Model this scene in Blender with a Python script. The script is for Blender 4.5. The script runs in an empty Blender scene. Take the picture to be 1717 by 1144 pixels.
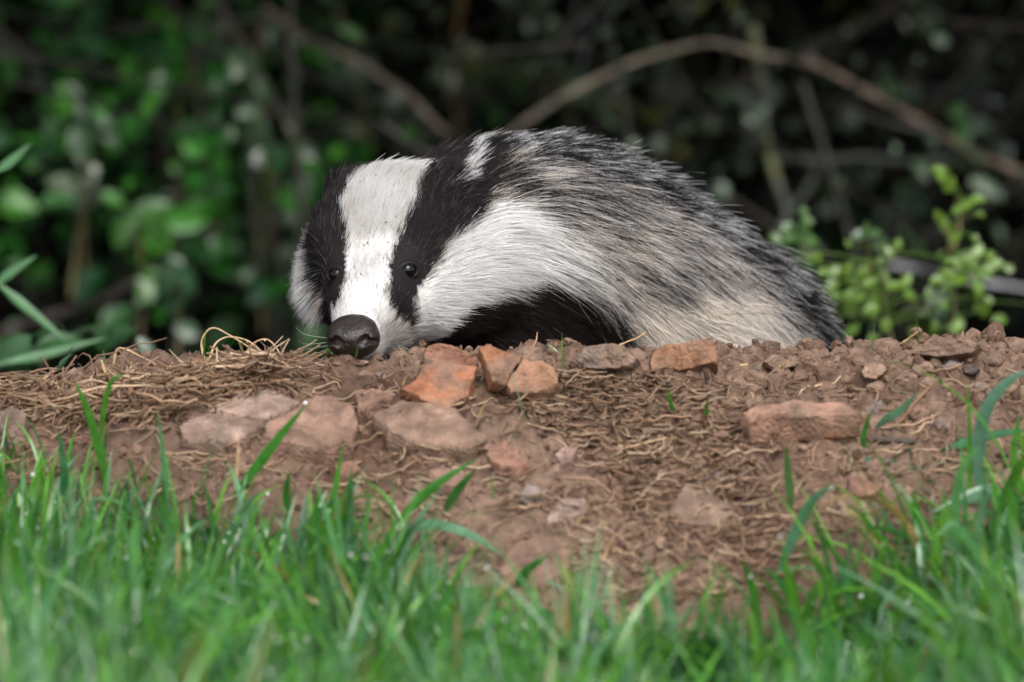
import bpy, math, random
import numpy as np
from mathutils import Vector, Matrix
from mathutils.bvhtree import BVHTree
from mathutils.kdtree import KDTree

rng = np.random.default_rng(7)
random.seed(7)
scene = bpy.context.scene
COL = scene.collection

# ------------------------------------------------------------------ camera
CAM = np.array([0.0, -4.0, 0.32])
AIM = np.array([0.0, 0.0, 0.01])
IMG_W, IMG_H = 1717.0, 1144.0
DIST = float(np.linalg.norm(AIM - CAM))
FRAME_W = 0.62                       # metres across the frame at the badger
cam_d = bpy.data.cameras.new('camera')
cam = bpy.data.objects.new('camera', cam_d)
COL.objects.link(cam)
cam.location = CAM
cam.rotation_euler = Vector(AIM - CAM).to_track_quat('-Z', 'Y').to_euler()
cam_d.sensor_width = 36.0
cam_d.lens = 36.0 * DIST / FRAME_W
cam_d.clip_start = 0.05
cam_d.clip_end = 500.0
cam_d.dof.use_dof = True
cam_d.dof.focus_distance = DIST + 0.055
cam_d.dof.aperture_fstop = 6.0
cam_d.dof.aperture_blades = 0
scene.camera = cam

# ------------------------------------------------------------------ sky and sun (overcast, soft)
SUN_EL, SUN_AZ = math.radians(46), math.radians(170)   # azimuth from +Y, clockwise
world = bpy.data.worlds.new('World')
scene.world = world
world.use_nodes = True
wn = world.node_tree
wn.nodes.clear()
w_out = wn.nodes.new('ShaderNodeOutputWorld')
w_bg = wn.nodes.new('ShaderNodeBackground')
w_sky = wn.nodes.new('ShaderNodeTexSky')
w_hs = wn.nodes.new('ShaderNodeHueSaturation')
w_sky.sky_type = 'NISHITA'
w_sky.sun_disc = False
w_sky.sun_elevation = SUN_EL
w_sky.sun_rotation = SUN_AZ
w_sky.air_density = 1.0
w_sky.dust_density = 3.0
w_hs.inputs['Saturation'].default_value = 0.38
w_bg.inputs['Strength'].default_value = 0.13
wn.links.new(w_sky.outputs[0], w_hs.inputs['Color'])
wn.links.new(w_hs.outputs[0], w_bg.inputs['Color'])
wn.links.new(w_bg.outputs[0], w_out.inputs['Surface'])
sun_d = bpy.data.lights.new('sun', 'SUN')
sun = bpy.data.objects.new('sun', sun_d)
COL.objects.link(sun)
sun_d.energy = 1.2
sun_d.angle = math.radians(35)
sun_d.color = (1.0, 0.97, 0.93)
sdir = Vector((math.sin(SUN_AZ) * math.cos(SUN_EL), math.cos(SUN_AZ) * math.cos(SUN_EL), math.sin(SUN_EL)))
sun.rotation_euler = (-sdir).to_track_quat('-Z', 'Y').to_euler()
sun.location = (0, -2, 6)
scene.view_settings.view_transform = 'Standard'
scene.view_settings.look = 'None'
scene.view_settings.exposure = 0.88
scene.view_settings.gamma = 1.0
scene.view_settings.use_curve_mapping = False
scene.render.engine = 'CYCLES'
scene.cycles.use_denoising = True
scene.cycles.max_bounces = 8
scene.cycles.transparent_max_bounces = 8

# ------------------------------------------------------------------ photograph pixel -> point in the place
_f = (AIM - CAM) / DIST
_r = np.array([1.0, 0.0, 0.0])
_u = np.cross(_r, _f)
FPX = IMG_W * cam_d.lens / 36.0
PX = FRAME_W / IMG_W                 # metres per photograph pixel at the badger


def ray(px, py):
    return _f + _r * (px - IMG_W / 2) / FPX + _u * (IMG_H / 2 - py) / FPX


def P(px, py, Y):
    d = ray(px, py)
    return CAM + d * ((Y - CAM[1]) / d[1])


# ------------------------------------------------------------------ noise
def _hash(ix, iy, iz, seed):
    h = (ix.astype(np.int64) * 374761393 + iy.astype(np.int64) * 668265263 + iz.astype(np.int64) * 2147483647 + seed * 974634721)
    h = (h ^ (h >> 13)) * 1274126177
    h = h & 0x7fffffff
    h = (h ^ (h >> 16)) & 0xffff
    return h / 65535.0


def vnoise(p, freq, seed=0):
    q = np.asarray(p, float) * freq
    i = np.floor(q)
    f = q - i
    f = f * f * (3 - 2 * f)
    i = i.astype(np.int64)
    out = 0
    for dx in (0, 1):
        wx = f[..., 0] if dx else 1 - f[..., 0]
        for dy in (0, 1):
            wy = f[..., 1] if dy else 1 - f[..., 1]
            for dz in (0, 1):
                wz = f[..., 2] if dz else 1 - f[..., 2]
                out = out + wx * wy * wz * _hash(i[..., 0] + dx, i[..., 1] + dy, i[..., 2] + dz, seed)
    return out * 2 - 1


def fbm(p, freq, octv=4, seed=0, gain=0.5):
    a, s = 1.0, 0
    for k in range(octv):
        s = s + a * vnoise(p, freq * 2.03 ** k, seed + k * 17)
        a *= gain
    return s


# ------------------------------------------------------------------ mesh helpers
def make_mesh(name, verts, faces, mat=None, cols=None, smooth=True, parent=None, kind=None, link=True):
    """verts (N,3); faces: one (M,k) int array or a list of such; cols (N,3) vertex colours"""
    verts = np.asarray(verts, np.float32)
    groups = faces if isinstance(faces, list) else [faces]
    groups = [np.asarray(g, np.int32) for g in groups if len(g)]
    me = bpy.data.meshes.new(name)
    me.vertices.add(len(verts))
    me.vertices.foreach_set('co', verts.ravel())
    nl = sum(g.size for g in groups)
    nf = sum(len(g) for g in groups)
    me.loops.add(nl)
    me.loops.foreach_set('vertex_index', np.concatenate([g.ravel() for g in groups]))
    me.polygons.add(nf)
    tot = np.concatenate([np.full(len(g), g.shape[1], np.int32) for g in groups])
    st = np.concatenate([[0], np.cumsum(tot)[:-1]]).astype(np.int32)
    me.polygons.foreach_set('loop_start', st)
    me.polygons.foreach_set('loop_total', tot)
    me.polygons.foreach_set('use_smooth', np.full(nf, smooth, bool))
    me.update(calc_edges=True)
    me.validate()
    if cols is not None:
        at = me.attributes.new('col', 'FLOAT_COLOR', 'POINT')
        c4 = np.ones((len(verts), 4), np.float32)
        c4[:, :3] = cols
        at.data.foreach_set('color', c4.ravel())
    if mat:
        me.materials.append(mat)
    o = bpy.data.objects.new(name, me)
    if link:
        COL.objects.link(o)
    if parent:
        o.parent = parent
    if kind:
        o['kind'] = kind
    return o


def tag(o, label=None, cat=None, group=None, kind=None):
    if label:
        o['label'] = label
    if cat:
        o['category'] = cat
    if group:
        o['group'] = group
    if kind:
        o['kind'] = kind
    return o


def empty(name, loc=(0, 0, 0)):
    o = bpy.data.objects.new(name, None)
    o.empty_display_size = 0.02
    o.location = loc
    COL.objects.link(o)
    return o


def attach(child, root):
    """parent with geometry already in world space"""
    child.parent = root
    child.matrix_parent_inverse = Matrix.Translation(root.location).inverted()
    return child


def norm(v):
    v = np.asarray(v, float)
    return v / np.maximum(np.linalg.norm(v, axis=-1, keepdims=True), 1e-12)


def tubes(c, r, sides=4, cap=True):
    """c (N,S,3) centre lines, r (N,S) radii -> verts, faces (quads)"""
    c = np.asarray(c, float)
    r = np.asarray(r, float)
    N, S, _ = c.shape
    t = norm(np.gradient(c, axis=1))
    ref = np.where(np.abs(t[:, :1, 2:3]) > 0.9, np.array([1.0, 0, 0]), np.array([0, 0, 1.0]))
    ref = np.repeat(ref, S, axis=1)
    a = norm(np.cross(t, ref))
    b = np.cross(t, a)
    ang = np.arange(sides) * 2 * np.pi / sides
    v = c[:, :, None, :] + r[:, :, None, None] * (np.cos(ang)[None, None, :, None] * a[:, :, None, :] + np.sin(ang)[None, None, :, None] * b[:, :, None, :])
    base = (np.arange(N) * S * sides)[:, None, None]
    s_ = np.arange(S - 1)[None, :, None]
    k = np.arange(sides)[None, None, :]
    k2 = (k + 1) % sides
    q = np.stack([base + s_ * sides + k, base + s_ * sides + k2, base + (s_ + 1) * sides + k2, base + (s_ + 1) * sides + k], -1).reshape(-1, 4)
    return v.reshape(-1, 3), q


def blades(c, w, side, fold=0.35):
    """leaf blades: c (N,S,3) midribs, w (N,S) half widths, side (N,S,3) -> 3 columns with a V fold"""
    c = np.asarray(c, float)
    N, S, _ = c.shape
    t = norm(np.gradient(c, axis=1))
    side = norm(side - np.sum(side * t, -1, keepdims=True) * t)
    nrm = np.cross(t, side)
    L = c + side * w[..., None] + nrm * w[..., None] * fold
    R = c - side * w[..., None] + nrm * w[..., None] * fold
    v = np.stack([L, c, R], 2).reshape(-1, 3)
    base = (np.arange(N) * S * 3)[:, None, None]
    s_ = np.arange(S - 1)[None, :, None]
    k = np.arange(2)[None, None, :]
    q = np.stack([base + s_ * 3 + k, base + s_ * 3 + k + 1, base + (s_ + 1) * 3 + k + 1, base + (s_ + 1) * 3 + k], -1).reshape(-1, 4)
    return v, q


def catmull(pts, n):
    pts = np.asarray(pts, float)
    if len(pts) == 2:
        return pts[0] + (pts[1] - pts[0]) * np.linspace(0, 1, n)[:, None]
    p = np.vstack([2 * pts[0] - pts[1], pts, 2 * pts[-1] - pts[-2]])
    u = np.linspace(0, len(pts) - 1 - 1e-9, n)
    i = u.astype(int)
    t = (u - i)[:, None]
    a, b, c, d = p[i], p[i + 1], p[i + 2], p[i + 3]
    return 0.5 * (2 * b + (c - a) * t + (2 * a - 5 * b + 4 * c - d) * t ** 2 + (3 * b - a - 3 * c + d) * t ** 3)


def ico(sub=1):
    g = (1 + 5 ** 0.5) / 2
    v = [(-1, g, 0), (1, g, 0), (-1, -g, 0), (1, -g, 0), (0, -1, g), (0, 1, g), (0, -1, -g), (0, 1, -g), (g, 0, -1), (g, 0, 1), (-g, 0, -1), (-g, 0, 1)]
    f = [(0, 11, 5), (0, 5, 1), (0, 1, 7), (0, 7, 10), (0, 10, 11), (1, 5, 9), (5, 11, 4), (11, 10, 2), (10, 7, 6), (7, 1, 8), (3, 9, 4), (3, 4, 2), (3, 2, 6), (3, 6, 8), (3, 8, 9), (4, 9, 5), (2, 4, 11), (6, 2, 10), (8, 6, 7), (9, 8, 1)]
    v = [np.array(x, float) / np.linalg.norm(x) for x in v]
    for _ in range(sub):
        mid, nf = {}, []

        def m(a, b):
            k = (min(a, b), max(a, b))
            if k not in mid:
                w = v[a] + v[b]
                v.append(w / np.linalg.norm(w))
                mid[k] = len(v) - 1
            return mid[k]
        for a, b, c in f:
            x, y, z = m(a, b), m(b, c), m(c, a)
            nf += [(a, x, z), (b, y, x), (c, z, y), (x, y, z)]
        f = nf
    return np.array(v), np.array(f)


ICO0, ICO1, ICO2, ICO3 = ico(0), ico(1), ico(2), ico(3)


def rand_rot(n):
    q = norm(rng.normal(size=(n, 4)))
    w, x, y, z = q.T
    return np.stack([np.stack([1 - 2 * (y * y + z * z), 2 * (x * y - z * w), 2 * (x * z + y * w)], -1),
                     np.stack([2 * (x * y + z * w), 1 - 2 * (x * x + z * z), 2 * (y * z - x * w)], -1),
                     np.stack([2 * (x * z - y * w), 2 * (y * z + x * w), 1 - 2 * (x * x + y * y)], -1)], 1)


# ------------------------------------------------------------------ materials
def new_mat(name):
    m = bpy.data.materials.new(name)
    m.use_nodes = True
    nt = m.node_tree
    b = nt.nodes['Principled BSDF']
    return m, nt, b


def nd(nt, t, **kw):
    n = nt.nodes.new(t)
    for k, v in kw.items():
        setattr(n, k, v)
    return n


def mat_attr(name, rough=0.6, spec=0.4, trans=0.0, noise=0.0, nscale=300.0, bump=0.0, bscale=600.0, coat=0.0):
    """surface colour from the per-piece 'col' attribute with procedural mottling"""
    m, nt, b = new_mat(name)
    at = nd(nt, 'ShaderNodeAttribute', attribute_name='col')
    src = at.outputs['Color']
    if noise:
        tc = nd(nt, 'ShaderNodeTexCoord')
        nz = nd(nt, 'ShaderNodeTexNoise')
        nz.inputs['Scale'].default_value = nscale
        nz.inputs['Detail'].default_value = 5
        nt.links.new(tc.outputs['Object'], nz.inputs['Vector'])
        mr = nd(nt, 'ShaderNodeMapRange')
        mr.inputs['From Min'].default_value = 0.3
        mr.inputs['From Max'].default_value = 0.7
        mr.inputs['To Min'].default_value = 1 - noise
        mr.inputs['To Max'].default_value = 1 + noise
        nt.links.new(nz.outputs[0], mr.inputs['Value'])
        mx = nd(nt, 'ShaderNodeVectorMath', operation='SCALE')
        nt.links.new(src, mx.inputs[0])
        nt.links.new(mr.outputs[0], mx.inputs['Scale'])
        src = mx.outputs[0]
    nt.links.new(src, b.inputs['Base Color'])
    b.inputs['Roughness'].default_value = rough
    b.inputs['Specular IOR Level'].default_value = spec
    b.inputs['Coat Weight'].default_value = coat
    if bump:
        tc = nd(nt, 'ShaderNodeTexCoord')
        nz = nd(nt, 'ShaderNodeTexNoise')
        nz.inputs['Scale'].default_value = bscale
        nz.inputs['Detail'].default_value = 6
        nt.links.new(tc.outputs['Object'], nz.inputs['Vector'])
        bp = nd(nt, 'ShaderNodeBump')
        bp.inputs['Strength'].default_value = bump
        bp.inputs['Distance'].default_value = 0.003
        nt.links.new(nz.outputs[0], bp.inputs['Height'])
        nt.links.new(bp.outputs[0], b.inputs['Normal'])
    if trans:
        tr = nd(nt, 'ShaderNodeBsdfTranslucent')
        nt.links.new(src, tr.inputs['Color'])
        mix = nd(nt, 'ShaderNodeMixShader')
        mix.inputs[0].default_value = trans
        out = nt.nodes['Material Output']
        nt.links.new(b.outputs[0], mix.inputs[1])
        nt.links.new(tr.outputs[0], mix.inputs[2])
        nt.links.new(mix.outputs[0], out.inputs['Surface'])
    return m


M_STONE = mat_attr('stone', rough=0.72, spec=0.3, noise=0.35, nscale=110, bump=0.9, bscale=420)
M_CLOD = mat_attr('soil_clod', rough=0.85, spec=0.25, noise=0.3, nscale=200, bump=0.6, bscale=900)
M_STRAW = mat_attr('dry_grass', rough=0.6, spec=0.35, noise=0.25, nscale=200)
M_GRASS = mat_attr('wet_grass', rough=0.25, spec=0.85, trans=0.30, noise=0.22, nscale=130)
M_LEAF = mat_attr('leaf', rough=0.30, spec=0.6, trans=0.22, noise=0.25, nscale=60)
M_BARK = mat_attr('bark', rough=0.75, spec=0.3, noise=0.45, nscale=70, bump=0.5, bscale=250)


def mat_soil():
    m, nt, b = new_mat('soil')
    tc = nd(nt, 'ShaderNodeTexCoord')
    at = nd(nt, 'ShaderNodeAttribute', attribute_name='col')
    n1 = nd(nt, 'ShaderNodeTexNoise')
    n1.inputs['Scale'].default_value = 140
    n1.inputs['Detail'].default_value = 8
    n1.inputs['Roughness'].default_value = 0.7
    n2 = nd(nt, 'ShaderNodeTexNoise')
    n2.inputs['Scale'].default_value = 18
    n2.inputs['Detail'].default_value = 4
    for n in (n1, n2):
        nt.links.new(tc.outputs['Object'], n.inputs['Vector'])
    r1 = nd(nt, 'ShaderNodeMapRange')
    r1.inputs['From Min'].default_value = 0.3
    r1.inputs['From Max'].default_value = 0.7
    r1.inputs['To Min'].default_value = 0.5
    r1.inputs['To Max'].default_value = 1.45
    nt.links.new(n1.outputs[0], r1.inputs['Value'])
    r2 = nd(nt, 'ShaderNodeMapRange')
    r2.inputs['From Min'].default_value = 0.3
    r2.inputs['From Max'].default_value = 0.7
    r2.inputs['To Min'].default_value = 0.75
    r2.inputs['To Max'].default_value = 1.2
    nt.links.new(n2.outputs[0], r2.inputs['Value'])
    mu = nd(nt, 'ShaderNodeMath', operation='MULTIPLY')
    nt.links.new(r1.outputs[0], mu.inputs[0])
    nt.links.new(r2.outputs[0], mu.inputs[1])
    sc = nd(nt, 'ShaderNodeVectorMath', operation='SCALE')
    nt.links.new(at.outputs['Color'], sc.inputs[0])
    nt.links.new(mu.outputs[0], sc.inputs['Scale'])
    nt.links.new(sc.outputs[0], b.inputs['Base Color'])
    b.inputs['Roughness'].default_value = 0.85
    b.inputs['Specular IOR Level'].default_value = 0.25
    bp = nd(nt, 'ShaderNodeBump')
    bp.inputs['Strength'].default_value = 0.8
    bp.inputs['Distance'].default_value = 0.003
    nt.links.new(n1.outputs[0], bp.inputs['Height'])
    nt.links.new(bp.outputs[0], b.inputs['Normal'])
    return m


M_SOIL = mat_soil()
SOIL = np.array([0.100, 0.057, 0.038])
SOIL_PALE = np.array([0.215, 0.140, 0.100])

# ------------------------------------------------------------------ ground: lawn, spoil mound, hollow behind it, hedge bank
_cr = [(-900, 690), (-300, 672), (0, 657), (60, 646), (130, 634), (200, 618), (300, 612), (420, 610), (480, 611), (540, 616), (620, 618), (690, 613), (760, 606), (860, 602), (960, 604),
       (1060, 608), (1160, 610), (1260, 604), (1340, 601), (1420, 602), (1470, 597), (1540, 592), (1620, 590), (1717, 594), (2000, 600), (2600, 680)]
_crx = np.array([P(a, b, 0.0)[0] for a, b in _cr])
_crz = np.array([P(a, b, 0.0)[2] for a, b in _cr])
LAWN_Z = -0.150


def sstep(a, b, x):
    t = np.clip((x - a) / (b - a), 0, 1)
    return t * t * (3 - 2 * t)


def ground0(x, y):
    """smooth height"""
    x = np.asarray(x, float)
    y = np.asarray(y, float)
    zc = np.interp(x, _crx, _crz)
    wide = sstep(1.6, 0.55, np.abs(x))
    zc = LAWN_Z + (zc - LAWN_Z) * wide
    d = -y
    g = np.where(d < 0.09, 0.5 * d * d / 0.09 * 0.52, 0.52 * (d - 0.045))
    drop = zc - LAWN_Z
    front = zc - np.where(d > 0, np.minimum(g, 99), 0)
    k = 0.05
    h = np.clip(0.5 + 0.5 * (front - LAWN_Z) / k, 0, 1)
    front = LAWN_Z * (1 - h) + front * h + k * h * (1 - h)
    back_floor = -0.175
    yb = np.maximum(y - 0.015, 0)
    bk = zc - np.where(yb < 0.06, yb * yb / 0.12 * 1.1, 1.1 * (yb - 0.03))
    h2 = np.clip(0.5 + 0.5 * (bk - back_floor) / 0.06, 0, 1)
    bk = back_floor * (1 - h2) + bk * h2 + 0.06 * h2 * (1 - h2)
    z = np.where(y < 0, front, bk)
    bank = sstep(2.3, 4.6, y) * 2.2
    return z + bank


def soil_mask(x, y):
    """1 where bare soil, 0 where lawn"""
    b = np.interp(x, LAWN_X, LAWN_Y)
    return sstep(-0.04, 0.02, y - b) * sstep(1.2, 0.6, np.abs(x))


def g_hit(px, py, fn=ground0):
    d = ray(px, py)
    ys = np.linspace(-1.4, 0.14, 900)
    t = (ys - CAM[1]) / d[1]
    xs = CAM[0] + d[0] * t
    zs = CAM[2] + d[2] * t
    under = zs < fn(xs, ys)
    i = int(np.argmax(under)) if under.any() else len(ys) - 120
    return np.array([xs[i], ys[i], zs[i]])


_ln = [(-200, 770), (0, 812), (150, 842), (300, 876), (450, 922), (600, 960), (720, 990), (850, 1030), (960, 1080), (1080, 1110), (1200, 1130), (1290, 1110), (1380, 1060), (1480, 1005), (1600, 955), (1717, 905), (1900, 880)]
_lp = np.array([g_hit(a, b) for a, b in _ln])
LAWN_X, LAWN_Y = _lp[:, 0], _lp[:, 1]


def ground(x, y):
    x = np.asarray(x, float)
    y = np.asarray(y, float)
    z = ground0(x, y)
    p = np.stack([x, y, np.zeros_like(x)], -1)
    m = soil_mask(x, y) * sstep(0.5, 0.2, y)
    rough = 0.006 * fbm(p, 28, 3, 3) + 0.0065 * np.abs(fbm(p, 75, 2, 9)) + 0.0034 * fbm(p, 170, 3, 21)
    return z + rough * (0.25 + 0.75 * m) + (1 - m) * 0.012 * fbm(p, 5, 2, 5) * sstep(0.3, 1.0, np.abs(y) + np.abs(x) * 0.5)


def axis(lo, hi, step, far, n):
    core = np.arange(lo, hi + step / 2, step)
    g = np.geomspace(step, 1.0, n)
    a = hi + np.cumsum(g) / np.sum(g) * (far - hi)
    b = lo - np.cumsum(g)[::1] / np.sum(g) * (far + lo)
    return np.concatenate([b[::-1], core, a])


gx = axis(-0.46, 0.46, 0.0026, 80.0, 60)
gy = axis(-0.62, 0.20, 0.0026, 80.0, 60)
X, Y = np.meshgrid(gx, gy, indexing='ij')
Z = ground(X, Y)
gv = np.stack([X, Y, Z], -1).reshape(-1, 3)
nx_, ny_ = len(gx), len(gy)
ii = (np.arange(nx_ - 1)[:, None] * ny_ + np.arange(ny_ - 1)[None, :]).ravel()
gf = np.stack([ii, ii + ny_, ii + ny_ + 1, ii + 1], -1)
mk = soil_mask(gv[:, 0], gv[:, 1])[:, None]
n_ = (0.5 + 0.8 * fbm(gv, 14, 4, 31))[:, None]
soilc = SOIL * (1 - np.clip(n_, 0, 1)) + SOIL_PALE * np.clip(n_, 0, 1)
far_shade = sstep(0.25, 0.8, gv[:, 1])[:, None]  # leaf mould behind the mound, darkened further to paint in the hedge's shade
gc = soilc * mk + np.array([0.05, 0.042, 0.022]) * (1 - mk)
gc = gc * (1 - far_shade) + np.array([0.007, 0.006, 0.0045]) * far_shade
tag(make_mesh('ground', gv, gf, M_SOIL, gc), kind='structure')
# ------------------------------------------------------------------ badger
def surface_nets(f, org, h):
    s = f < 0
    nx, ny, nz = f.shape
    acc = np.zeros((nx - 1, ny - 1, nz - 1, 3), np.float32)
    cnt = np.zeros((nx - 1, ny - 1, nz - 1), np.float32)
    C8 = [(a, b, c) for a in (0, 1) for b in (0, 1) for c in (0, 1)]

    def cut(A, o):
        return A[o[0]:nx - 1 + o[0], o[1]:ny - 1 + o[1], o[2]:nz - 1 + o[2]]
    for o in C8:
        for ax in range(3):
            if o[ax] == 0:
                o2 = list(o)
                o2[ax] = 1
                a, b = cut(f, o), cut(f, o2)
                ch = cut(s, o) != cut(s, o2)
                t = np.where(ch, a / np.where(ch, a - b, 1), 0)
                for k in range(3):
                    acc[..., k] += np.where(ch, o[k] + (t if k == ax else 0), 0)
                cnt += ch
    m = cnt > 0
    idx = np.full(m.shape, -1, np.int64)
    idx[m] = np.arange(m.sum())
    cell = np.argwhere(m)
    v = org + h * (cell + acc[m] / cnt[m][:, None])
    quads = []
    for ax in range(3):
        sl = [slice(None)] * 3
        sl2 = [slice(None)] * 3
        sl[ax] = slice(0, -1)
        sl2[ax] = slice(1, None)
        ch = s[tuple(sl)] != s[tuple(sl2)]
        e = np.argwhere(ch)
        b, c = (ax + 1) % 3, (ax + 2) % 3
        ok = (e[:, b] > 0) & (e[:, c] > 0) & (e[:, b] < f.shape[b] - 1) & (e[:, c] < f.shape[c] - 1)
        e = e[ok]
        flip = s[tuple(e.T)]
        q = []
        for db, dc in ((-1, -1), (0, -1), (0, 0), (-1, 0)):
            k = e.copy()
            k[:, b] += db
            k[:, c] += dc
            q.append(idx[tuple(k.T)])
        q = np.stack(q, -1)
        q[~flip] = q[~flip][:, ::-1]
        quads.append(q)
    return v, np.concatenate(quads)


def sd_cone(p, a, b, ra, rb):
    a, b = np.asarray(a), np.asarray(b)
    ab = b - a
    t = np.clip(((p - a) @ ab) / (ab @ ab), 0, 1)
    return np.linalg.norm(p - a - t[..., None] * ab, axis=-1) - (ra + (rb - ra) * t)


def sd_ell(p, c, R, rad):
    q = (p - np.asarray(c)) @ np.asarray(R).T      # R rows are the axes
    rad = np.asarray(rad)
    k0 = np.linalg.norm(q / rad, axis=-1)
    k1 = np.linalg.norm(q / rad ** 2, axis=-1)
    return k0 * (k0 - 1) / np.maximum(k1, 1e-9)


def smin(a, b, k):
    h = np.maximum(k - np.abs(a - b), 0) / k
    return np.minimum(a, b) - h * h * k / 4


NOSE = P(594, 560, 0.004)
OCC = P(668, 328, 0.118)
A_ = norm(OCC - NOSE)                       # nose -> back of skull
L_ = norm(np.cross(A_, np.array([0.0, 0, 1.0])))
L_ = norm(L_ + np.array([0, 0, 0.03]))
L_ = norm(L_ - (L_ @ A_) * A_)
if L_[0] < 0:
    L_ = -L_
U_ = np.cross(L_, A_)
if U_[2] < 0:
    U_ = -U_
HEAD_R = np.stack([L_, A_, U_])


def hp(u, lat, v):
    return NOSE + A_ * u + L_ * lat + U_ * v


EAR_U, EAR_L, EAR_V = 0.136, 0.031, 0.010
HEAD = [  # (kind, args, blend)
    ('c', hp(0.006, 0, -0.004), hp(0.050, 0, -0.008), 0.0140, 0.0215, 0.01),
    ('c', hp(0.050, 0, -0.008), hp(0.100, 0, -0.014), 0.0215, 0.0370, 0.02),
    ('e', hp(0.112, 0, -0.010), HEAD_R, (0.043, 0.044, 0.040), 0.02),
    ('c', hp(0.072, 0.024, -0.024), hp(0.105, 0.034, -0.036), 0.021, 0.026, 0.02),
    ('c', hp(0.072, -0.022, -0.024), hp(0.105, -0.031, -0.036), 0.021, 0.026, 0.02),
    ('c', hp(0.012, 0, -0.017), hp(0.075, 0.000, -0.036), 0.0095, 0.024, 0.015),
    ('c', hp(0.060, 0.016, 0.006), hp(0.085, 0.026, 0.004), 0.0085, 0.012, 0.012),
    ('c', hp(0.060, -0.016, 0.006), hp(0.085, -0.026, 0.004), 0.0085, 0.012, 0.012),
    ('e', hp(EAR_U, EAR_L, EAR_V), np.stack([norm(L_ + 0.6 * U_), A_, np.cross(norm(L_ + 0.6 * U_), A_)]), (0.012, 0.006, 0.010), 0.012),
    ('e', hp(EAR_U, -EAR_L, EAR_V - 0.004), np.stack([norm(-L_ + 0.3 * U_), A_, np.cross(norm(-L_ + 0.3 * U_), A_)]), (0.010, 0.007, 0.008), 0.016),
]
_hd = P(700, 385, 0.135)
_nk = P(800, 392, 0.150)
_sh = P(905, 425, 0.185)
_m1 = P(1000, 470, 0.215)
_m2 = P(1092, 528, 0.245)
_rp = P(1195, 588, 0.280)
_tl = P(1268, 636, 0.315)
dn = np.array([0, 0, -1.0])
BODY = [
    ('c', hp(0.105, 0, -0.022), _nk, 0.040, 0.048, 0.03),
    ('c', _nk, _sh, 0.046, 0.060, 0.03),
    ('c', _sh, _m1, 0.060, 0.063, 0.03),
    ('c', _m1, _m2, 0.063, 0.064, 0.03),
    ('c', _m2, _rp, 0.063, 0.058, 0.03),
    ('c', _rp, _tl, 0.058, 0.040, 0.03),
    ('c', _sh + dn * 0.03, _m2 + dn * 0.035, 0.055, 0.062, 0.04),
    ('c', _m2 + dn * 0.035, _rp + dn * 0.03, 0.062, 0.060, 0.04),
    # cheek and neck ruff in front of the shoulder
    ('c', hp(0.100, 0.032, -0.034), P(870, 425, 0.135), 0.028, 0.036, 0.03),
    # legs (mostly behind the mound)
    ('c', _sh + np.array([-0.01, -0.035, -0.04]), np.array([_sh[0] - 0.02, 0.150, -0.135]), 0.034, 0.020, 0.03),
    ('c', np.array([_sh[0] - 0.02, 0.150, -0.135]), np.array([_sh[0] - 0.035, 0.125, -0.150]), 0.020, 0.016, 0.015),
    ('c', _sh + np.array([-0.02, 0.045, -0.04]), np.array([_sh[0] - 0.04, 0.240, -0.150]), 0.034, 0.020, 0.03),
    ('c', np.array([_sh[0] - 0.04, 0.240, -0.150]), np.array([_sh[0] - 0.065, 0.225, -0.160]), 0.020, 0.016, 0.015),
    ('c', _rp + np.array([0.0, -0.03, -0.05]), np.array([_rp[0] + 0.02, 0.265, -0.120]), 0.042, 0.026, 0.03),
    ('c', np.array([_rp[0] + 0.02, 0.265, -0.120]), np.array([_rp[0] + 0.0, 0.235, -0.160]), 0.022, 0.016, 0.015),
    ('c', _rp + np.array([0.0, 0.05, -0.05]), np.array([_rp[0] + 0.03, 0.345, -0.120]), 0.042, 0.026, 0.03),
    ('c', np.array([_rp[0] + 0.03, 0.345, -0.120]), np.array([_rp[0] + 0.01, 0.315, -0.160]), 0.022, 0.016, 0.015),
    ('c', _tl, _tl + np.array([0.05, 0.05, -0.05]), 0.024, 0.010, 0.02),
]


def sdf_badger(p):
    d = None
    for pr in BODY:
        e = sd_cone(p, *pr[1:5])
        d = e if d is None else smin(d, e, pr[5])
    for pr in HEAD:
        e = sd_cone(p, *pr[1:5]) if pr[0] == 'c' else sd_ell(p, *pr[1:4])
        d = smin(d, e, pr[-1])
    return d


_lo = np.array([-0.16, -0.05, -0.20])
_hi = np.array([0.30, 0.42, 0.17])
VH = 0.0032
_n = np.ceil((_hi - _lo) / VH).astype(int)
_ax = [(_lo[k] + VH * np.arange(_n[k])).astype(np.float32) for k in range(3)]
_g = np.stack(np.meshgrid(*_ax, indexing='ij'), -1)
_F = np.empty(_g.shape[:3], np.float32)
for _i in range(0, _n[0], 16):
    _F[_i:_i + 16] = sdf_badger(_g[_i:_i + 16])
bv, bq = surface_nets(_F, _lo, VH)
del _g, _F
badger = empty('badger', (float(_sh[0]), float(_sh[1]), -0.17))
tag(badger, 'badger with black and white striped face peering over the soil mound', 'badger')
BVH = BVHTree.FromPolygons(bv.tolist(), bq.tolist())


def on_body(px, py):
    """where the sight line through a pixel meets the badger (or comes nearest to it)"""
    d = norm(ray(px, py))
    hit = BVH.ray_cast(Vector(CAM), Vector(d))
    if hit[0] is not None:
        return np.array(hit[0]), np.array(hit[1])
    best = None
    for t in np.linspace(3.9, 4.6, 60):
        q = BVH.find_nearest(Vector(CAM + d * t))
        if best is None or q[3] < best[3]:
            best = q
    return np.array(best[0]), np.array(best[1])


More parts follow.
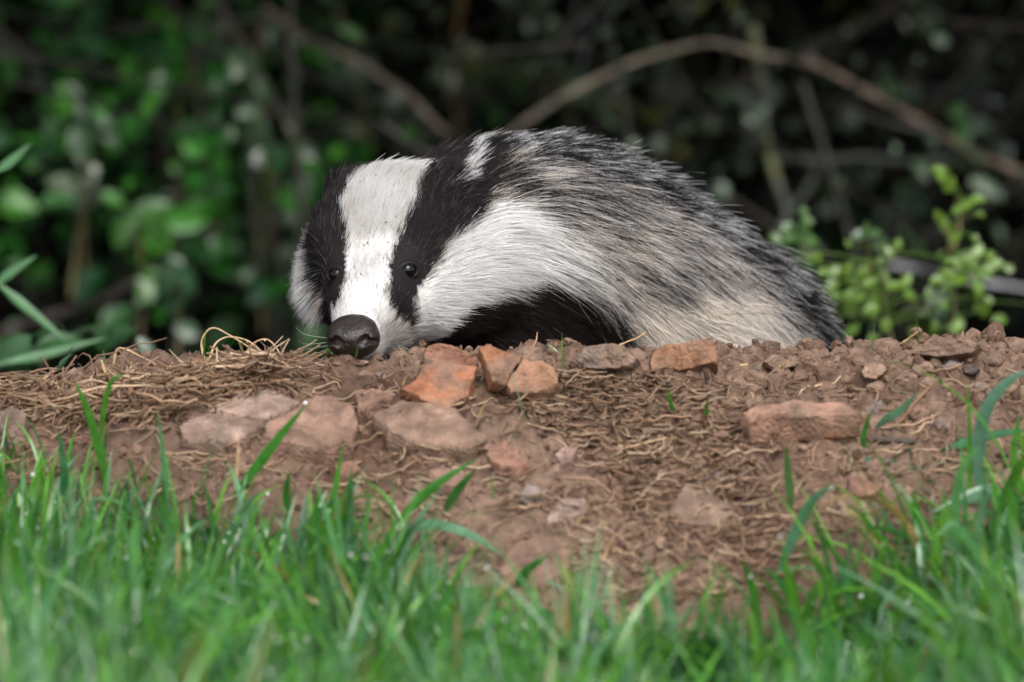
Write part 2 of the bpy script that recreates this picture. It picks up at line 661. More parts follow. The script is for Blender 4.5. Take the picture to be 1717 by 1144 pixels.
# ---- markings, traced as patches on the hide
MARKS = [
    ('muzzle', [(640, 548), (656, 538), (674, 556), (694, 566), (704, 612), (628, 612)]),
    ('ear', [(528, 304), (536, 284), (552, 278), (556, 292), (546, 306)]),
    ('ear', [(768, 304), (775, 276), (786, 246), (800, 248), (798, 276), (784, 306)]),
    ('black', [(798, 276), (800, 240), (822, 250), (832, 290), (826, 322), (806, 318), (784, 306)]),
    ('black', [(676, 556), (664, 536), (652, 512), (647, 486), (653, 452), (661, 420), (676, 382), (692, 345), (701, 310), (707, 275), (706, 240), (765, 236), (784, 250), (792, 280), (812, 312),
               (812, 346), (792, 370), (764, 396), (738, 428), (722, 456), (704, 486), (690, 506), (690, 530), (694, 548)]),
    ('black', [(525, 345), (528, 310), (540, 285), (566, 255), (604, 255), (602, 280), (586, 310), (574, 350), (577, 400), (579, 450), (574, 490), (562, 524), (553, 538), (548, 510), (541, 480), (534, 450), (528, 420), (524, 385)]),
    ('white', [(548, 600), (552, 538), (564, 520), (575, 488), (580, 450), (579, 400), (573, 350), (585, 310), (603, 278), (606, 250), (708, 246), (708, 275), (700, 312), (690, 348), (674, 384), (660, 420), (652, 452), (646, 486),
               (650, 512), (664, 540), (676, 560), (674, 600)]),
    ('cheek', [(480, 470), (500, 380), (518, 360), (526, 395), (533, 440), (540, 480), (548, 540), (520, 540), (490, 500)]),
    ('cheek', [(690, 505), (706, 484), (724, 456), (742, 426), (770, 394), (794, 370), (814, 346), (855, 352), (888, 376), (910, 408), (918, 438), (902, 460), (870, 468), (845, 482), (790, 506), (740, 532), (712, 566), (696, 612), (672, 612), (678, 556), (694, 548)]),
    ('throat', [(690, 640), (700, 600), (714, 566), (742, 532), (792, 506), (846, 482), (884, 468), (940, 472), (985, 495), (1030, 550), (1080, 640)]),
    ('back', [(826, 268), (800, 240), (800, 180), (900, 180), (1060, 235), (1220, 320), (1320, 410), (1400, 500), (1450, 620), (1370, 620), (1330, 560), (1272, 490), (1195, 420), (1108, 360), (1015, 314), (920, 284)]),
    ('ruff', [(812, 346), (812, 312), (792, 280), (800, 240), (920, 272), (1020, 300), (1060, 330), (1040, 380), (940, 400), (888, 376), (855, 350)]),
    ('belly', [(1000, 640), (1030, 560), (1010, 500), (1100, 470), (1200, 480), (1290, 540), (1340, 640)]),
]


def inside(px, py, poly):
    c = False
    j = len(poly) - 1
    for i in range(len(poly)):
        xi, yi = poly[i]
        xj, yj = poly[j]
        if (yi > py) != (yj > py) and px < (xj - xi) * (py - yi) / (yj - yi) + xi:
            c = not c
        j = i
    return c


LABS = ['flank', 'black', 'white', 'cheek', 'throat', 'back', 'ruff', 'belly', 'ear', 'muzzle']
_lab_p, _lab_i = [], []
for _py in range(200, 640, 8):
    for _px in range(480, 1440, 8):
        h = BVH.ray_cast(Vector(CAM), Vector(norm(ray(_px, _py))))
        if h[0] is None or h[1].dot(Vector(norm(ray(_px, _py)))) > -0.08:
            continue
        lab = 'flank'
        for nm, poly in MARKS:
            if inside(_px, _py, poly):
                lab = nm
                break
        _lab_p.append(np.array(h[0]))
        _lab_i.append(LABS.index(lab))
_kd = KDTree(len(_lab_p))
for k, p in enumerate(_lab_p):
    _kd.insert(p, k)
_kd.balance()
_extra = []
for p, i in zip(_lab_p, _lab_i):            # the far side of the head mirrors the near side
    q = p - NOSE
    if q @ A_ > 0.165:
        continue
    m_ = p - 2 * (q @ L_) * L_
    b = BVH.find_nearest(Vector(m_))
    if b[3] < 0.008 and _kd.find(b[0])[2] > 0.011:
        _extra.append((np.array(b[0]), i))
for p, i in _extra:
    _lab_p.append(p)
    _lab_i.append(i)
_kd = KDTree(len(_lab_p))
for k, p in enumerate(_lab_p):
    _kd.insert(p, k)
_kd.balance()
_lab_i = np.array(_lab_i)

# ---- how the coat lies: (pixel x, y, flow x, y, length mm, lift)
GUIDES = [
    # muzzle and blaze
    (575, 528, -.2, -1, 4, .35), (610, 520, .1, -1, 4, .35), (640, 535, .7, -.7, 5, .3), (655, 570, 1, -.1, 7, .3), (660, 595, 1, .3, 9, .3), (640, 590, .8, .4, 6, .3), (556, 545, -.8, -.5, 4, .4),
    (605, 480, 0, -1, 6, .3), (620, 440, .05, -1, 7, .3), (615, 390, .05, -1, 9, .28), (635, 340, .15, -1, 11, .28), (650, 295, .2, -1, 13, .3), (660, 270, .5, -.9, 14, .35), (600, 300, -.1, -1, 12, .35), (690, 265, .6, -.8, 13, .35),
    # near black stripe
    (672, 530, .2, -1, 5, .25), (665, 490, .1, -1, 4, .2), (690, 480, .5, -.8, 4, .2), (655, 440, .0, -1, 6, .25), (690, 425, .2, -1, 6, .25), (715, 455, .7, -.5, 6, .25), (700, 390, .25, -1, 10, .28), (730, 400, .5, -.8, 11, .28),
    (720, 340, .3, -1, 13, .3), (760, 350, .6, -.8, 14, .3), (725, 290, .4, -1, 14, .35), (760, 270, .5, -.9, 14, .4), (790, 330, .8, -.5, 14, .3), (780, 290, .45, -.9, 15, .45), (740, 250, .5, -.9, 14, .45), (798, 262, .35, -.9, 16, .5),
    # far black stripe and cheek
    (560, 500, -.1, -1, 4, .25), (553, 470, -.2, -1, 4, .2), (560, 430, -.1, -1, 6, .25), (550, 380, -.2, -1, 9, .3), (555, 330, -.2, -1, 12, .35), (575, 280, -.1, -1, 12, .4), (540, 310, -.5, -.9, 11, .4),
    (530, 430, -.9, .0, 17, .62), (535, 470, -.9, .3, 18, .62), (540, 505, -.8, .6, 17, .55), (548, 530, -.6, .7, 8, .3), (525, 390, -.8, -.5, 12, .4), (510, 450, -.9, .25, 15, .55),
    # near cheek and ruff
    (700, 520, .6, -.2, 7, .25), (710, 560, 1, .1, 12, .3), (690, 590, .9, .4, 12, .3), (740, 480, 1, -.1, 12, .3), (750, 520, 1, .1, 16, .3), (770, 440, .9, -.4, 16, .28), (800, 480, 1, .0, 20, .28), (810, 400, .9, -.35, 22, .28),
    (850, 440, 1, .1, 28, .25), (850, 380, 1, .05, 28, .25), (900, 410, 1, .25, 32, .28), (900, 450, 1, .3, 36, .28), (940, 440, .95, .4, 34, .22), (860, 475, 1, .2, 26, .22),
    # throat
    (740, 570, 1, .2, 14, .2), (820, 540, 1, .3, 18, .2), (900, 530, .9, .5, 20, .2), (980, 560, .8, .6, 22, .2), (880, 590, .9, .5, 18, .2),
    # neck, behind the ear
    (850, 320, 1, -.1, 26, .25), (850, 270, .8, -.5, 26, .4), (920, 300, 1, .05, 34, .25), (960, 350, 1, .2, 36, .2), (840, 240, .6, -.8, 22, .5), (900, 240, .7, -.7, 28, .5),
    # back line
    (960, 260, .85, -.5, 26, .48), (1030, 290, .9, -.4, 26, .48), (1100, 330, .9, -.3, 28, .48), (1170, 370, .95, -.2, 28, .46), (1240, 420, .95, -.1, 28, .45), (1300, 480, .95, .0, 28, .45), (1350, 540, .95, .1, 28, .45), (1380, 590, .95, .2, 28, .4),
    # flank
    (1000, 400, 1, .3, 36, .2), (1050, 350, 1, .2, 38, .22), (1100, 420, 1, .35, 38, .2), (1050, 480, .95, .5, 36, .18), (1180, 450, 1, .4, 38, .2), (1250, 510, .9, .5, 38, .22), (1150, 530, .9, .55, 36, .18), (1080, 560, .85, .6, 32, .18),
    (1230, 580, .85, .6, 36, .2), (1310, 570, .85, .5, 36, .25), (1330, 620, .8, .6, 34, .25),
]
_gp, _gd, _gl, _gf = [], [], [], []
for (px, py, dx, dy, ln, lf) in GUIDES:
    p, n = on_body(px, py)
    d = np.array([dx, 0.0, -dy])
    d = d + np.array([0, 0.35, 0]) * (1 if px > 800 else 0.5)
    d = norm(d - (d @ n) * n)
    _gp.append(p)
    _gd.append(d)
    _gl.append(ln / 1000)
    _gf.append(lf)
_gp, _gd, _gl, _gf = map(np.array, (_gp, _gd, _gl, _gf))

# ---- eyes, lids and nose
M_EYE, nt, b = new_mat('wet_eye')
b.inputs['Base Color'].default_value = (0.003, 0.002, 0.002, 1)
b.inputs['Roughness'].default_value = 0.04
b.inputs['Specular IOR Level'].default_value = 0.35
M_LID, nt, b = new_mat('dark_skin')
b.inputs['Base Color'].default_value = (0.008, 0.0065, 0.007, 1)
b.inputs['Roughness'].default_value = 0.6
b.inputs['Specular IOR Level'].default_value = 0.25
M_NOSE, nt, b = new_mat('wet_nose')
b.inputs['Base Color'].default_value = (0.020, 0.0135, 0.0115, 1)
b.inputs['Roughness'].default_value = 0.34
_tc = nd(nt, 'ShaderNodeTexCoord')
_vo = nd(nt, 'ShaderNodeTexVoronoi')
_vo.inputs['Scale'].default_value = 1100
nt.links.new(_tc.outputs['Object'], _vo.inputs['Vector'])
_bp = nd(nt, 'ShaderNodeBump')
_bp.inputs['Strength'].default_value = 0.4
_bp.inputs['Distance'].default_value = 0.0006
nt.links.new(_vo.outputs['Distance'], _bp.inputs['Height'])
nt.links.new(_bp.outputs[0], b.inputs['Normal'])

EYES = []
for (px, py, s) in ((687, 453, 1.0), (561, 460, 1.0)):
    p, n = on_body(px, py)
    n = norm(n * 0.75 + np.array([0, -0.5, 0.05]))
    EYES.append((p, n))
    r = 0.0056
    c = p - n * 0.0033
    v = ICO3[0] * r + c
    e = attach(make_mesh('eye', v, ICO3[1], M_EYE), badger)
    ref = norm(np.cross(n, np.array([0, 0, 1.0])))
    up = np.cross(ref, n)
    up = up if up[2] > 0 else -up
    a1 = np.linspace(0, 2 * np.pi, 32, endpoint=False)
    a2 = np.linspace(0, 2 * np.pi, 10, endpoint=False)
    T1, T2 = np.meshgrid(a1, a2, indexing='ij')
    mi = 0.0019 * (1 + 0.40 * np.sin(T1))
    Rm = 0.0054 + mi * np.cos(T2)
    v = c + n * 0.0024 + (np.cos(T1) * Rm * 1.12)[..., None] * ref + (np.sin(T1) * Rm * 0.80)[..., None] * up + (mi * np.sin(T2))[..., None] * n
    i1, i2 = np.meshgrid(np.arange(32), np.arange(10), indexing='ij')
    q = np.stack([i1 * 10 + i2, ((i1 + 1) % 32) * 10 + i2, ((i1 + 1) % 32) * 10 + (i2 + 1) % 10, i1 * 10 + (i2 + 1) % 10], -1).reshape(-1, 4)
    lid = make_mesh('eyelid', v.reshape(-1, 3), q, M_LID)
    lid.parent = e                          # the eye carries no transform of its own
    e.matrix_parent_inverse = Matrix.Translation(badger.location).inverted()

_nf = norm(np.array([-0.12, -0.97, -0.16]))
_nr = norm(L_ - (L_ @ _nf) * _nf)
_nu = np.cross(_nr, _nf)
_nu = _nu if _nu[2] > 0 else -_nu
NR = np.stack([_nr, _nf, _nu])
NC = NOSE + _nf * 0.004 + np.array([0, 0, -0.0012])


def npnt(a, b, c):
    return NC + _nr * a + _nf * b + _nu * c


def sdf_nose(p):
    d = sd_ell(p, npnt(0, 0, 0.0), NR, (0.0158, 0.0130, 0.0128))
    d = smin(d, sd_ell(p, npnt(0, -0.002, 0.005), NR, (0.0135, 0.0115, 0.0085)), 0.004)
    top = (p - npnt(0, 0.006, 0.0088)) @ norm(_nf * 0.50 + _nu * 0.87)      # the sloping upper plane of the pad
    d = -smin(-d, -top, 0.004)
    for s in (1, -1):
        d = smin(d, sd_ell(p, npnt(s * 0.0090, 0.0025, -0.0015), NR, (0.0066, 0.0096, 0.0072)), 0.003)
        cut = np.minimum(sd_cone(p, npnt(s * 0.0062, 0.0150, -0.0012), npnt(s * 0.0092, 0.0105, 0.0010), 0.0034, 0.0026),
                         sd_cone(p, npnt(s * 0.0096, 0.0110, 0.0006), npnt(s * 0.0158, 0.0035, -0.0022), 0.0022, 0.0012))
        d = -smin(-d, cut, 0.0016)
    cut = sd_cone(p, npnt(0, 0.0138, -0.001), npnt(0, 0.0098, -0.0125), 0.0008, 0.0011)
    d = -smin(-d, cut, 0.0014)
    return d + 0.00016 * vnoise(p, 420, 3) + 0.00022 * vnoise(p, 900, 3)


_h = 0.00065
_k = 62
_go = NC - _h * _k / 2
_gg = _go + _h * np.stack(np.meshgrid(*[np.arange(_k)] * 3, indexing='ij'), -1)
nv_, nq_ = surface_nets(sdf_nose(_gg), _go, _h)
attach(make_mesh('nose', nv_, nq_, M_NOSE), badger)

# ---- hide colours
HIDE = {'flank': (.34, .29, .25), 'black': (.02, .016, .017), 'white': (.8, .78, .76), 'cheek': (.82, .79, .75), 'throat': (.018, .013, .012), 'back': (.10, .09, .09), 'ruff': (.24, .2, .18), 'belly': (.36, .31, .26), 'ear': (.4, .38, .36), 'muzzle': (.3, .27, .25)}
HIDE_A = np.array([HIDE[k] for k in LABS])
hl = np.array([_lab_i[_kd.find(p)[1]] for p in bv])
M_HIDE = mat_attr('hide', rough=0.8, spec=0.15)
body = attach(make_mesh('body', bv, bq, M_HIDE, HIDE_A[hl] * 0.8), badger)

# ---- roots of the hairs
tri = np.concatenate([bq[:, [0, 1, 2]], bq[:, [0, 2, 3]]])
ta, tb, tc_ = bv[tri[:, 0]], bv[tri[:, 1]], bv[tri[:, 2]]
cr = np.cross(tb - ta, tc_ - ta)
ar = np.linalg.norm(cr, axis=1) / 2
tn = norm(cr)
cen = (ta + tb + tc_) / 3
hu = (cen - NOSE) @ A_
is_head = sstep(0.17, 0.10, hu + 0.25 * np.abs((cen - NOSE) @ L_)) * sstep(0.14, 0.09, np.abs((cen - NOSE) @ L_))
dens = 1.25e6 + 1.9e6 * is_head
view = tn @ norm(CAM - np.array([0.05, 0.15, 0.05]))
dens = dens * np.where(view > -0.25, 1.0, 0.35) * sstep(-0.085, -0.06, cen[:, 2])
expc = dens * ar
cnt_ = rng.poisson(expc)
fi = np.repeat(np.arange(len(tri)), cnt_)
N = len(fi)
u1, u2 = rng.random(N), rng.random(N)
sw = u1 + u2 > 1
u1[sw], u2[sw] = 1 - u1[sw], 1 - u2[sw]
root = ta[fi] + u1[:, None] * (tb - ta)[fi] + u2[:, None] * (tc_ - ta)[fi]
vn = np.zeros_like(bv)
for k in range(3):
    np.add.at(vn, tri[:, k], cr)
vn = norm(vn)
nrm = norm(vn[tri[fi, 0]] * (1 - u1 - u2)[:, None] + vn[tri[fi, 1]] * u1[:, None] + vn[tri[fi, 2]] * u2[:, None])
keep = np.ones(N, bool)
for p, n in EYES:
    keep &= np.linalg.norm(root - p, axis=1) > 0.0066
keep &= np.linalg.norm((root - NC) @ NR.T / np.array([0.0165, 0.0140, 0.0135]), axis=1) > 1
root, nrm = root[keep], nrm[keep]
N = len(root)
hh = is_head[fi[keep]]

# smooth guide blend
dirv = np.zeros((N, 3))
leng = np.zeros(N)
lift = np.zeros(N)
for i in range(0, N, 8000):
    d2 = ((root[i:i + 8000, None, :] - _gp[None]) ** 2).sum(-1)
    w = 1 / (d2 + 0.004 ** 2) ** 1.7
    w /= w.sum(1, keepdims=True)
    dirv[i:i + 8000] = w @ _gd
    leng[i:i + 8000] = w @ _gl
    lift[i:i + 8000] = w @ _gf
noise3 = np.stack([fbm(root, 55, 2, s) for s in (1, 2, 3)], -1)
noise3b = np.stack([vnoise(root, 260, s) for s in (11, 12, 13)], -1)
body_amt = 1 - hh
dirv = norm(dirv) + noise3 * (0.16 + 0.18 * body_amt)[:, None] + noise3b * (0.10 + 0.08 * body_amt)[:, None] + rng.normal(size=(N, 3)) * (0.07 + 0.07 * body_amt)[:, None]
dirv = norm(dirv - np.sum(dirv * nrm, -1, keepdims=True) * nrm)
lift = np.clip(lift + rng.normal(size=N) * 0.07 + 0.10 * noise3[:, 0], 0.05, 0.9)
leng = leng * (0.55 + 0.6 * rng.random(N) ** 0.8) * (1 + 0.15 * noise3[:, 1])
guard = (rng.random(N) < 0.13) & (hh < 0.5)          # long coarse guard hairs
leng = np.where(guard, leng * 1.28, leng)
for p, n in EYES:
    leng *= 0.35 + 0.65 * sstep(0.007, 0.018, np.linalg.norm(root - p, axis=1))

jit = root + rng.normal(size=(N, 3)) * 0.0013 + noise3 * 0.0012
lab = np.array([_lab_i[_kd.find(p)[1]] for p in jit])

# shape of every hair
S = 7
t = np.linspace(0, 1, S)
start = norm(dirv * np.cos(lift * 1.25)[:, None] + nrm * np.sin(lift * 1.25)[:, None])
curl = rng.normal(size=(N, 3)) * 0.10
droop = np.array([0, 0, -0.16])
pts = root[:, None, :] - nrm[:, None, :] * 0.0006 + leng[:, None, None] * (t[None, :, None] * start[:, None, :] + (t ** 2)[None, :, None] * (0.30 * dirv - 0.16 * nrm + curl + droop)[:, None, :] * 0.8)
# damp tufts: tips draw together
ncl = N // 11
seed = rng.choice(N, ncl, replace=False, p=(0.25 + 0.75 * hh) / (0.25 + 0.75 * hh).sum())
kc = KDTree(ncl)
for k, s in enumerate(seed):
    kc.insert(root[s], k)
kc.balance()
own = seed[np.array([kc.find(p)[1] for p in root])]
pull = np.where(lab == LABS.index('white'), 0.35, np.where(lab == LABS.index('cheek'), 0.58, np.where(hh > 0.5, 0.5, 0.55))) * rng.uniform(0.4, 1.1, N)
clr = rng.random(N)[own]
pull = np.where(guard, pull * 0.35, pull)
tip_goal = pts[own]
wgt = (t ** 1.6)[None, :, None] * pull[:, None, None]
scale_l = (leng / leng[own])[:, None, None]
goal = root[own][:, None, :] + (tip_goal - root[own][:, None, :]) * np.clip(scale_l, 0.5, 1.4)
pts = pts * (1 - wgt) + goal * wgt

# colour along every hair
col = np.zeros((N, S, 3))
rv = rng.random(N)
tt = np.broadcast_to(t, (N, S))


def band(a, b, soft=0.10):
    return sstep(a - soft, a + soft, tt) * (1 - sstep(b - soft, b + soft, tt))


def is_(n):
    return lab == LABS.index(n)


W = np.array([0.93, 0.92, 0.91])
for nm in LABS:
    s = is_(nm)
    k = int(s.sum())
    if not k:
        continue
    r1, r2 = rng.random(k), rng.random(k)
    big = fbm(root[s], 38, 3, 77)
    if nm == 'white':
        grime = np.clip(0.30 * fbm(root[s], 60, 3, 91) + 0.22 * fbm(root[s], 240, 2, 95) + 0.10, 0, 0.6)[:, None]
        c = np.repeat((W * 0.86 * (0.72 + 0.30 * r1[:, None]) * (1 - grime) + np.array([.46, .38, .31]) * grime)[:, None, :], S, 1)
        c[r2 < 0.02] *= 0.25
    elif nm == 'cheek':
        low = sstep(0.022, -0.02, root[s][:, 2] + 0.012 * big)
        base = W * (1 - low[:, None]) * 0.96 + np.array([.80, .71, .58]) * low[:, None]
        c = np.repeat((base * (0.82 + 0.22 * r1[:, None]))[:, None, :], S, 1)
        dk = (r2 < 0.05)
        c[dk] *= 0.35
    elif nm == 'black':
        c = np.repeat((np.array([.019, .0150, .0160]) * (0.5 + 1.3 * r1[:, None] ** 2))[:, None, :], S, 1)
        g = r2 < 0.06
        c[g] = np.array([.16, .14, .14])
    elif nm == 'throat':
        c = np.repeat((np.array([.020, .013, .011]) * (0.5 + 1.0 * r1[:, None]))[:, None, :], S, 1)
        g = r2 < 0.02
        c[g] = np.array([.2, .16, .13])
    elif nm == 'muzzle':
        c = np.repeat((np.array([.60, .54, .50]) * (0.6 + 0.5 * r1[:, None]))[:, None, :], S, 1)
        c[r2 < 0.14] *= 0.25
    elif nm == 'ear':
        c = np.repeat((W * (0.7 + 0.2 * r1[:, None]))[:, None, :], S, 1)
    else:
        pdark = {'flank': 0.37, 'back': 1.1, 'ruff': 0.60, 'belly': 0.17}[nm]
        pale = {'flank': (.87, .79, .72), 'back': (.26, .24, .24), 'ruff': (.74, .67, .61), 'belly': (.92, .84, .75)}[nm]
        oc = root[own[s]]
        streak = fbm(oc * np.array([0.40, 0.40, 1.0]), 85, 3, 51)
        isd = (0.5 * clr[s] + 0.5 * r2 + 0.30 * streak - 0.22 * guard[s]) < pdark
        a = 0.30 + 0.16 * r1
        bnd = 0.80 + 0.14 * rng.random(k)
        tipped = rng.random(k) < 0.55
        if nm == 'back':
            a, bnd = 0.0 + 0.1 * r1, 0.70 + 0.16 * rng.random(k)
            tipped = (0.45 * clr[s] + 0.55 * rng.random(k) + 0.25 * streak) < 0.41
        bnd = np.where(tipped, bnd, 1.2)
        m = sstep(-0.08, 0.08, t[None, :] - a[:, None]) * (1 - sstep(-0.06, 0.06, t[None, :] - bnd[:, None]))
        m = m * isd[:, None]
        pc = np.array(pale) * (0.72 + 0.36 * rng.random((k, 1)))
        tipc = np.array([.93, .93, .95])
        tipm = sstep(-0.06, 0.06, t[None, :] - bnd[:, None])[..., None]
        c = pc[:, None, :] * (1 - tipm) + tipc * tipm
        c = c * (1 - m[..., None]) + np.array([.014, .012, .013]) * m[..., None]
    col[s] = c

base_r = np.where(hh > 0.5, 0.00012, 0.000155) * rng.uniform(0.7, 1.25, N) * np.where(guard, 1.6, 1.0)
rad = base_r[:, None] * (1 - 0.85 * t[None, :] ** 1.5)


def hair_curves(name, pts, rad, cols, mat):
    n, s, _ = pts.shape
    hc = bpy.data.hair_curves.new(name)
    hc.add_curves([s] * n)
    hc.attributes['position'].data.foreach_set('vector', pts.astype(np.float32).ravel())
    ra = hc.attributes.get('radius') or hc.attributes.new('radius', 'FLOAT', 'POINT')
    ra.data.foreach_set('value', rad.astype(np.float32).ravel())
    ca = hc.attributes.new('col', 'FLOAT_COLOR', 'POINT')
    c4 = np.ones((n * s, 4), np.float32)
    c4[:, :3] = cols.reshape(-1, 3)
    ca.data.foreach_set('color', c4.ravel())
    hc.materials.append(mat)
    o = bpy.data.objects.new(name, hc)
    COL.objects.link(o)
    return o


M_FUR = mat_attr('fur', rough=0.5, spec=0.25, trans=0.30)
attach(hair_curves('fur', pts, rad, col, M_FUR), badger)

# whiskers
wk = []
for (px, py, ex, ey, Ye) in [(556, 575, 500, 572, -.01), (556, 585, 505, 598, -.012), (560, 592, 520, 612, -.015), (556, 570, 495, 548, .0), (565, 595, 540, 622, -.02), (650, 585, 668, 622, -.03), (655, 580, 700, 612, -.03), (660, 575, 720, 590, -.02),
                              (650, 590, 690, 626, -.03), (645, 592, 652, 628, -.03), (556, 580, 498, 584, .0)]:
    p, n = on_body(px, py)
    e = P(ex, ey, p[1] + Ye)
    mid = (p + e) / 2 + n * 0.006
    wk.append(catmull([p, mid, e], 9))
wk = np.array(wk)
attach(hair_curves('whiskers', wk, np.full((len(wk), 9), 0.00016) * np.linspace(1, .25, 9), np.full((len(wk), 9, 3), 0.55), M_FUR), badger)

# crumbs of soil caught in the face fur
sp = rng.choice(np.where(is_('white'))[0], 60, replace=False)
sv, sf = [], []
for k, i in enumerate(sp):
    c = pts[i, 4] + nrm[i] * 0.0004
    sv.append(ICO0[0] * 0.00070 * rng.uniform(0.25, 1.0) ** 2 * rng.uniform(0.6, 1.3, 3) + c)
    sf.append(ICO0[1] + 12 * k)
attach(make_mesh('soil_crumbs', np.concatenate(sv), np.concatenate(sf), M_CLOD, np.tile([[.06, .042, .034]], (12 * len(sp), 1)), smooth=False, kind='stuff'), badger)
# ------------------------------------------------------------------ stones and broken brick on the mound
def surf(px, py):
    return g_hit(px, py, ground)


def resample(poly, n):
    p = np.asarray(poly, float)
    q = np.vstack([p, p[:1]])
    s = np.concatenate([[0], np.cumsum(np.linalg.norm(np.diff(q, axis=0), axis=1))])
    u = np.linspace(0, s[-1], n, endpoint=False)
    # keep the corners: snap the nearest sample to each corner
    for c in s[:-1]:
        k = int(np.argmin(np.abs(u - c)))
        u[k] = c
    u = np.sort(u)
    return np.stack([np.interp(u, s, q[:, 0]), np.interp(u, s, q[:, 1])], -1)


def shard(name, poly, label, cat, colr, mode='lie', thick=0.012, Y=None, lean=0.0, proud=0.004, group=None, seed=0, round_=0.25, foot=-6, rough=0.0016, tilt=0.0):
    """a flat broken piece with the outline of poly. mode 'lie': bedded in the slope; 'stand': upright at depth Y, leaning back"""
    r = np.random.default_rng(seed + 100)
    n = 52
    o2 = resample(poly, n)
    _c = o2.mean(0)
    _w = fbm(np.concatenate([o2 / 14.0, np.zeros((n, 1))], 1), 1.0, 3, seed + 2)
    o2 = _c + (o2 - _c) * (1 + 0.045 * _w[:, None])
    c2 = o2.mean(0)
    if mode == 'lie':
        hits = np.array([g_hit(a, b) for a, b in o2])
        cen = hits.mean(0)
        u, s, vt = np.linalg.svd(hits - cen)
        nr = vt[2]
        nr = nr if nr[2] > 0 else -nr
        if tilt:
            nr = norm(nr + np.array([0, -tilt, 0]))
        pl0 = cen + nr * (proud + 0.005)
        top = []
        for a, b in o2:
            d = ray(a, b)
            t = ((pl0 - CAM) @ nr) / (d @ nr)
            top.append(CAM + d * t)
        top = np.array(top)
    else:
        g = g_hit(c2[0], max(p[1] for p in poly) + foot) if Y is None else P(c2[0], c2[1], Y)
        g = g + np.array([0, -0.012, 0])
        nr = norm(np.array([r.uniform(-.25, .25), -1.0, 0.25 + lean]))
        pl0 = P(c2[0], c2[1], g[1])
        top = []
        for a, b in o2:
            d = ray(a, b)
            t = ((pl0 - CAM) @ nr) / (d @ nr)
            top.append(CAM + d * t)
        top = np.array(top)
    cen = top.mean(0)
    rings = []
    # front face: centre fan rings, bevel, side, back
    for k, (sc, dz) in enumerate([(0.0, 0.0), (0.2, 0.0), (0.38, 0.0), (0.54, 0.0), (0.68, 0.0), (0.80, 0.0), (0.90, 0.0), (0.965, -0.03), (1.0, -0.14), (1.0, -0.55), (0.97, -0.9), (0.85, -1.0), (0.0, -1.0)]):
        if sc == 0.0:
            rings.append((cen - nr * thick * -dz)[None])
        else:
            rings.append(cen + (top - cen) * sc + nr * thick * dz)
    v = np.concatenate(rings)
    p = v * 1.0
    v = v + nr * (rough * fbm(p, 90, 4, seed)[:, None]) + np.stack([fbm(p, 130, 3, seed + s) for s in (3, 5, 7)], -1) * rough * 0.7
    v = v + np.round(fbm(p, 55, 2, seed + 9)[:, None] * 2.2) / 2.2 * nr * rough * 1.1
    N_ = len(o2)
    f3, f4 = [], []
    st = [0]
    for q in rings:
        st.append(st[-1] + len(q))
    for i in range(N_):
        j = (i + 1) % N_
        f3.append((st[0], st[1] + i, st[1] + j))
        f3.append((st[-2], st[-3] + j, st[-3] + i))
    for k in range(1, len(rings) - 2):
        for i in range(N_):
            j = (i + 1) % N_
            f4.append((st[k] + i, st[k + 1] + i, st[k + 1] + j, st[k] + j))
    colr = np.asarray(colr, float)
    mot = 1 + 0.32 * fbm(v, 80, 4, seed + 40)[:, None]
    dust = np.clip(fbm(v, 48, 4, seed + 50) * 1.2 + .08, 0, 0.85)[:, None]
    cc = colr * mot * (1 - dust) + SOIL_PALE * (0.75 + 0.4 * (seed % 3) / 2) * dust
    o = make_mesh(name, v, [np.array(f3), np.array(f4)], M_STONE, np.clip(cc, 0.01, 1), smooth=True)
    me = o.data
    me.set_sharp_from_angle(angle=math.radians(38))
    return tag(o, label, cat, group)


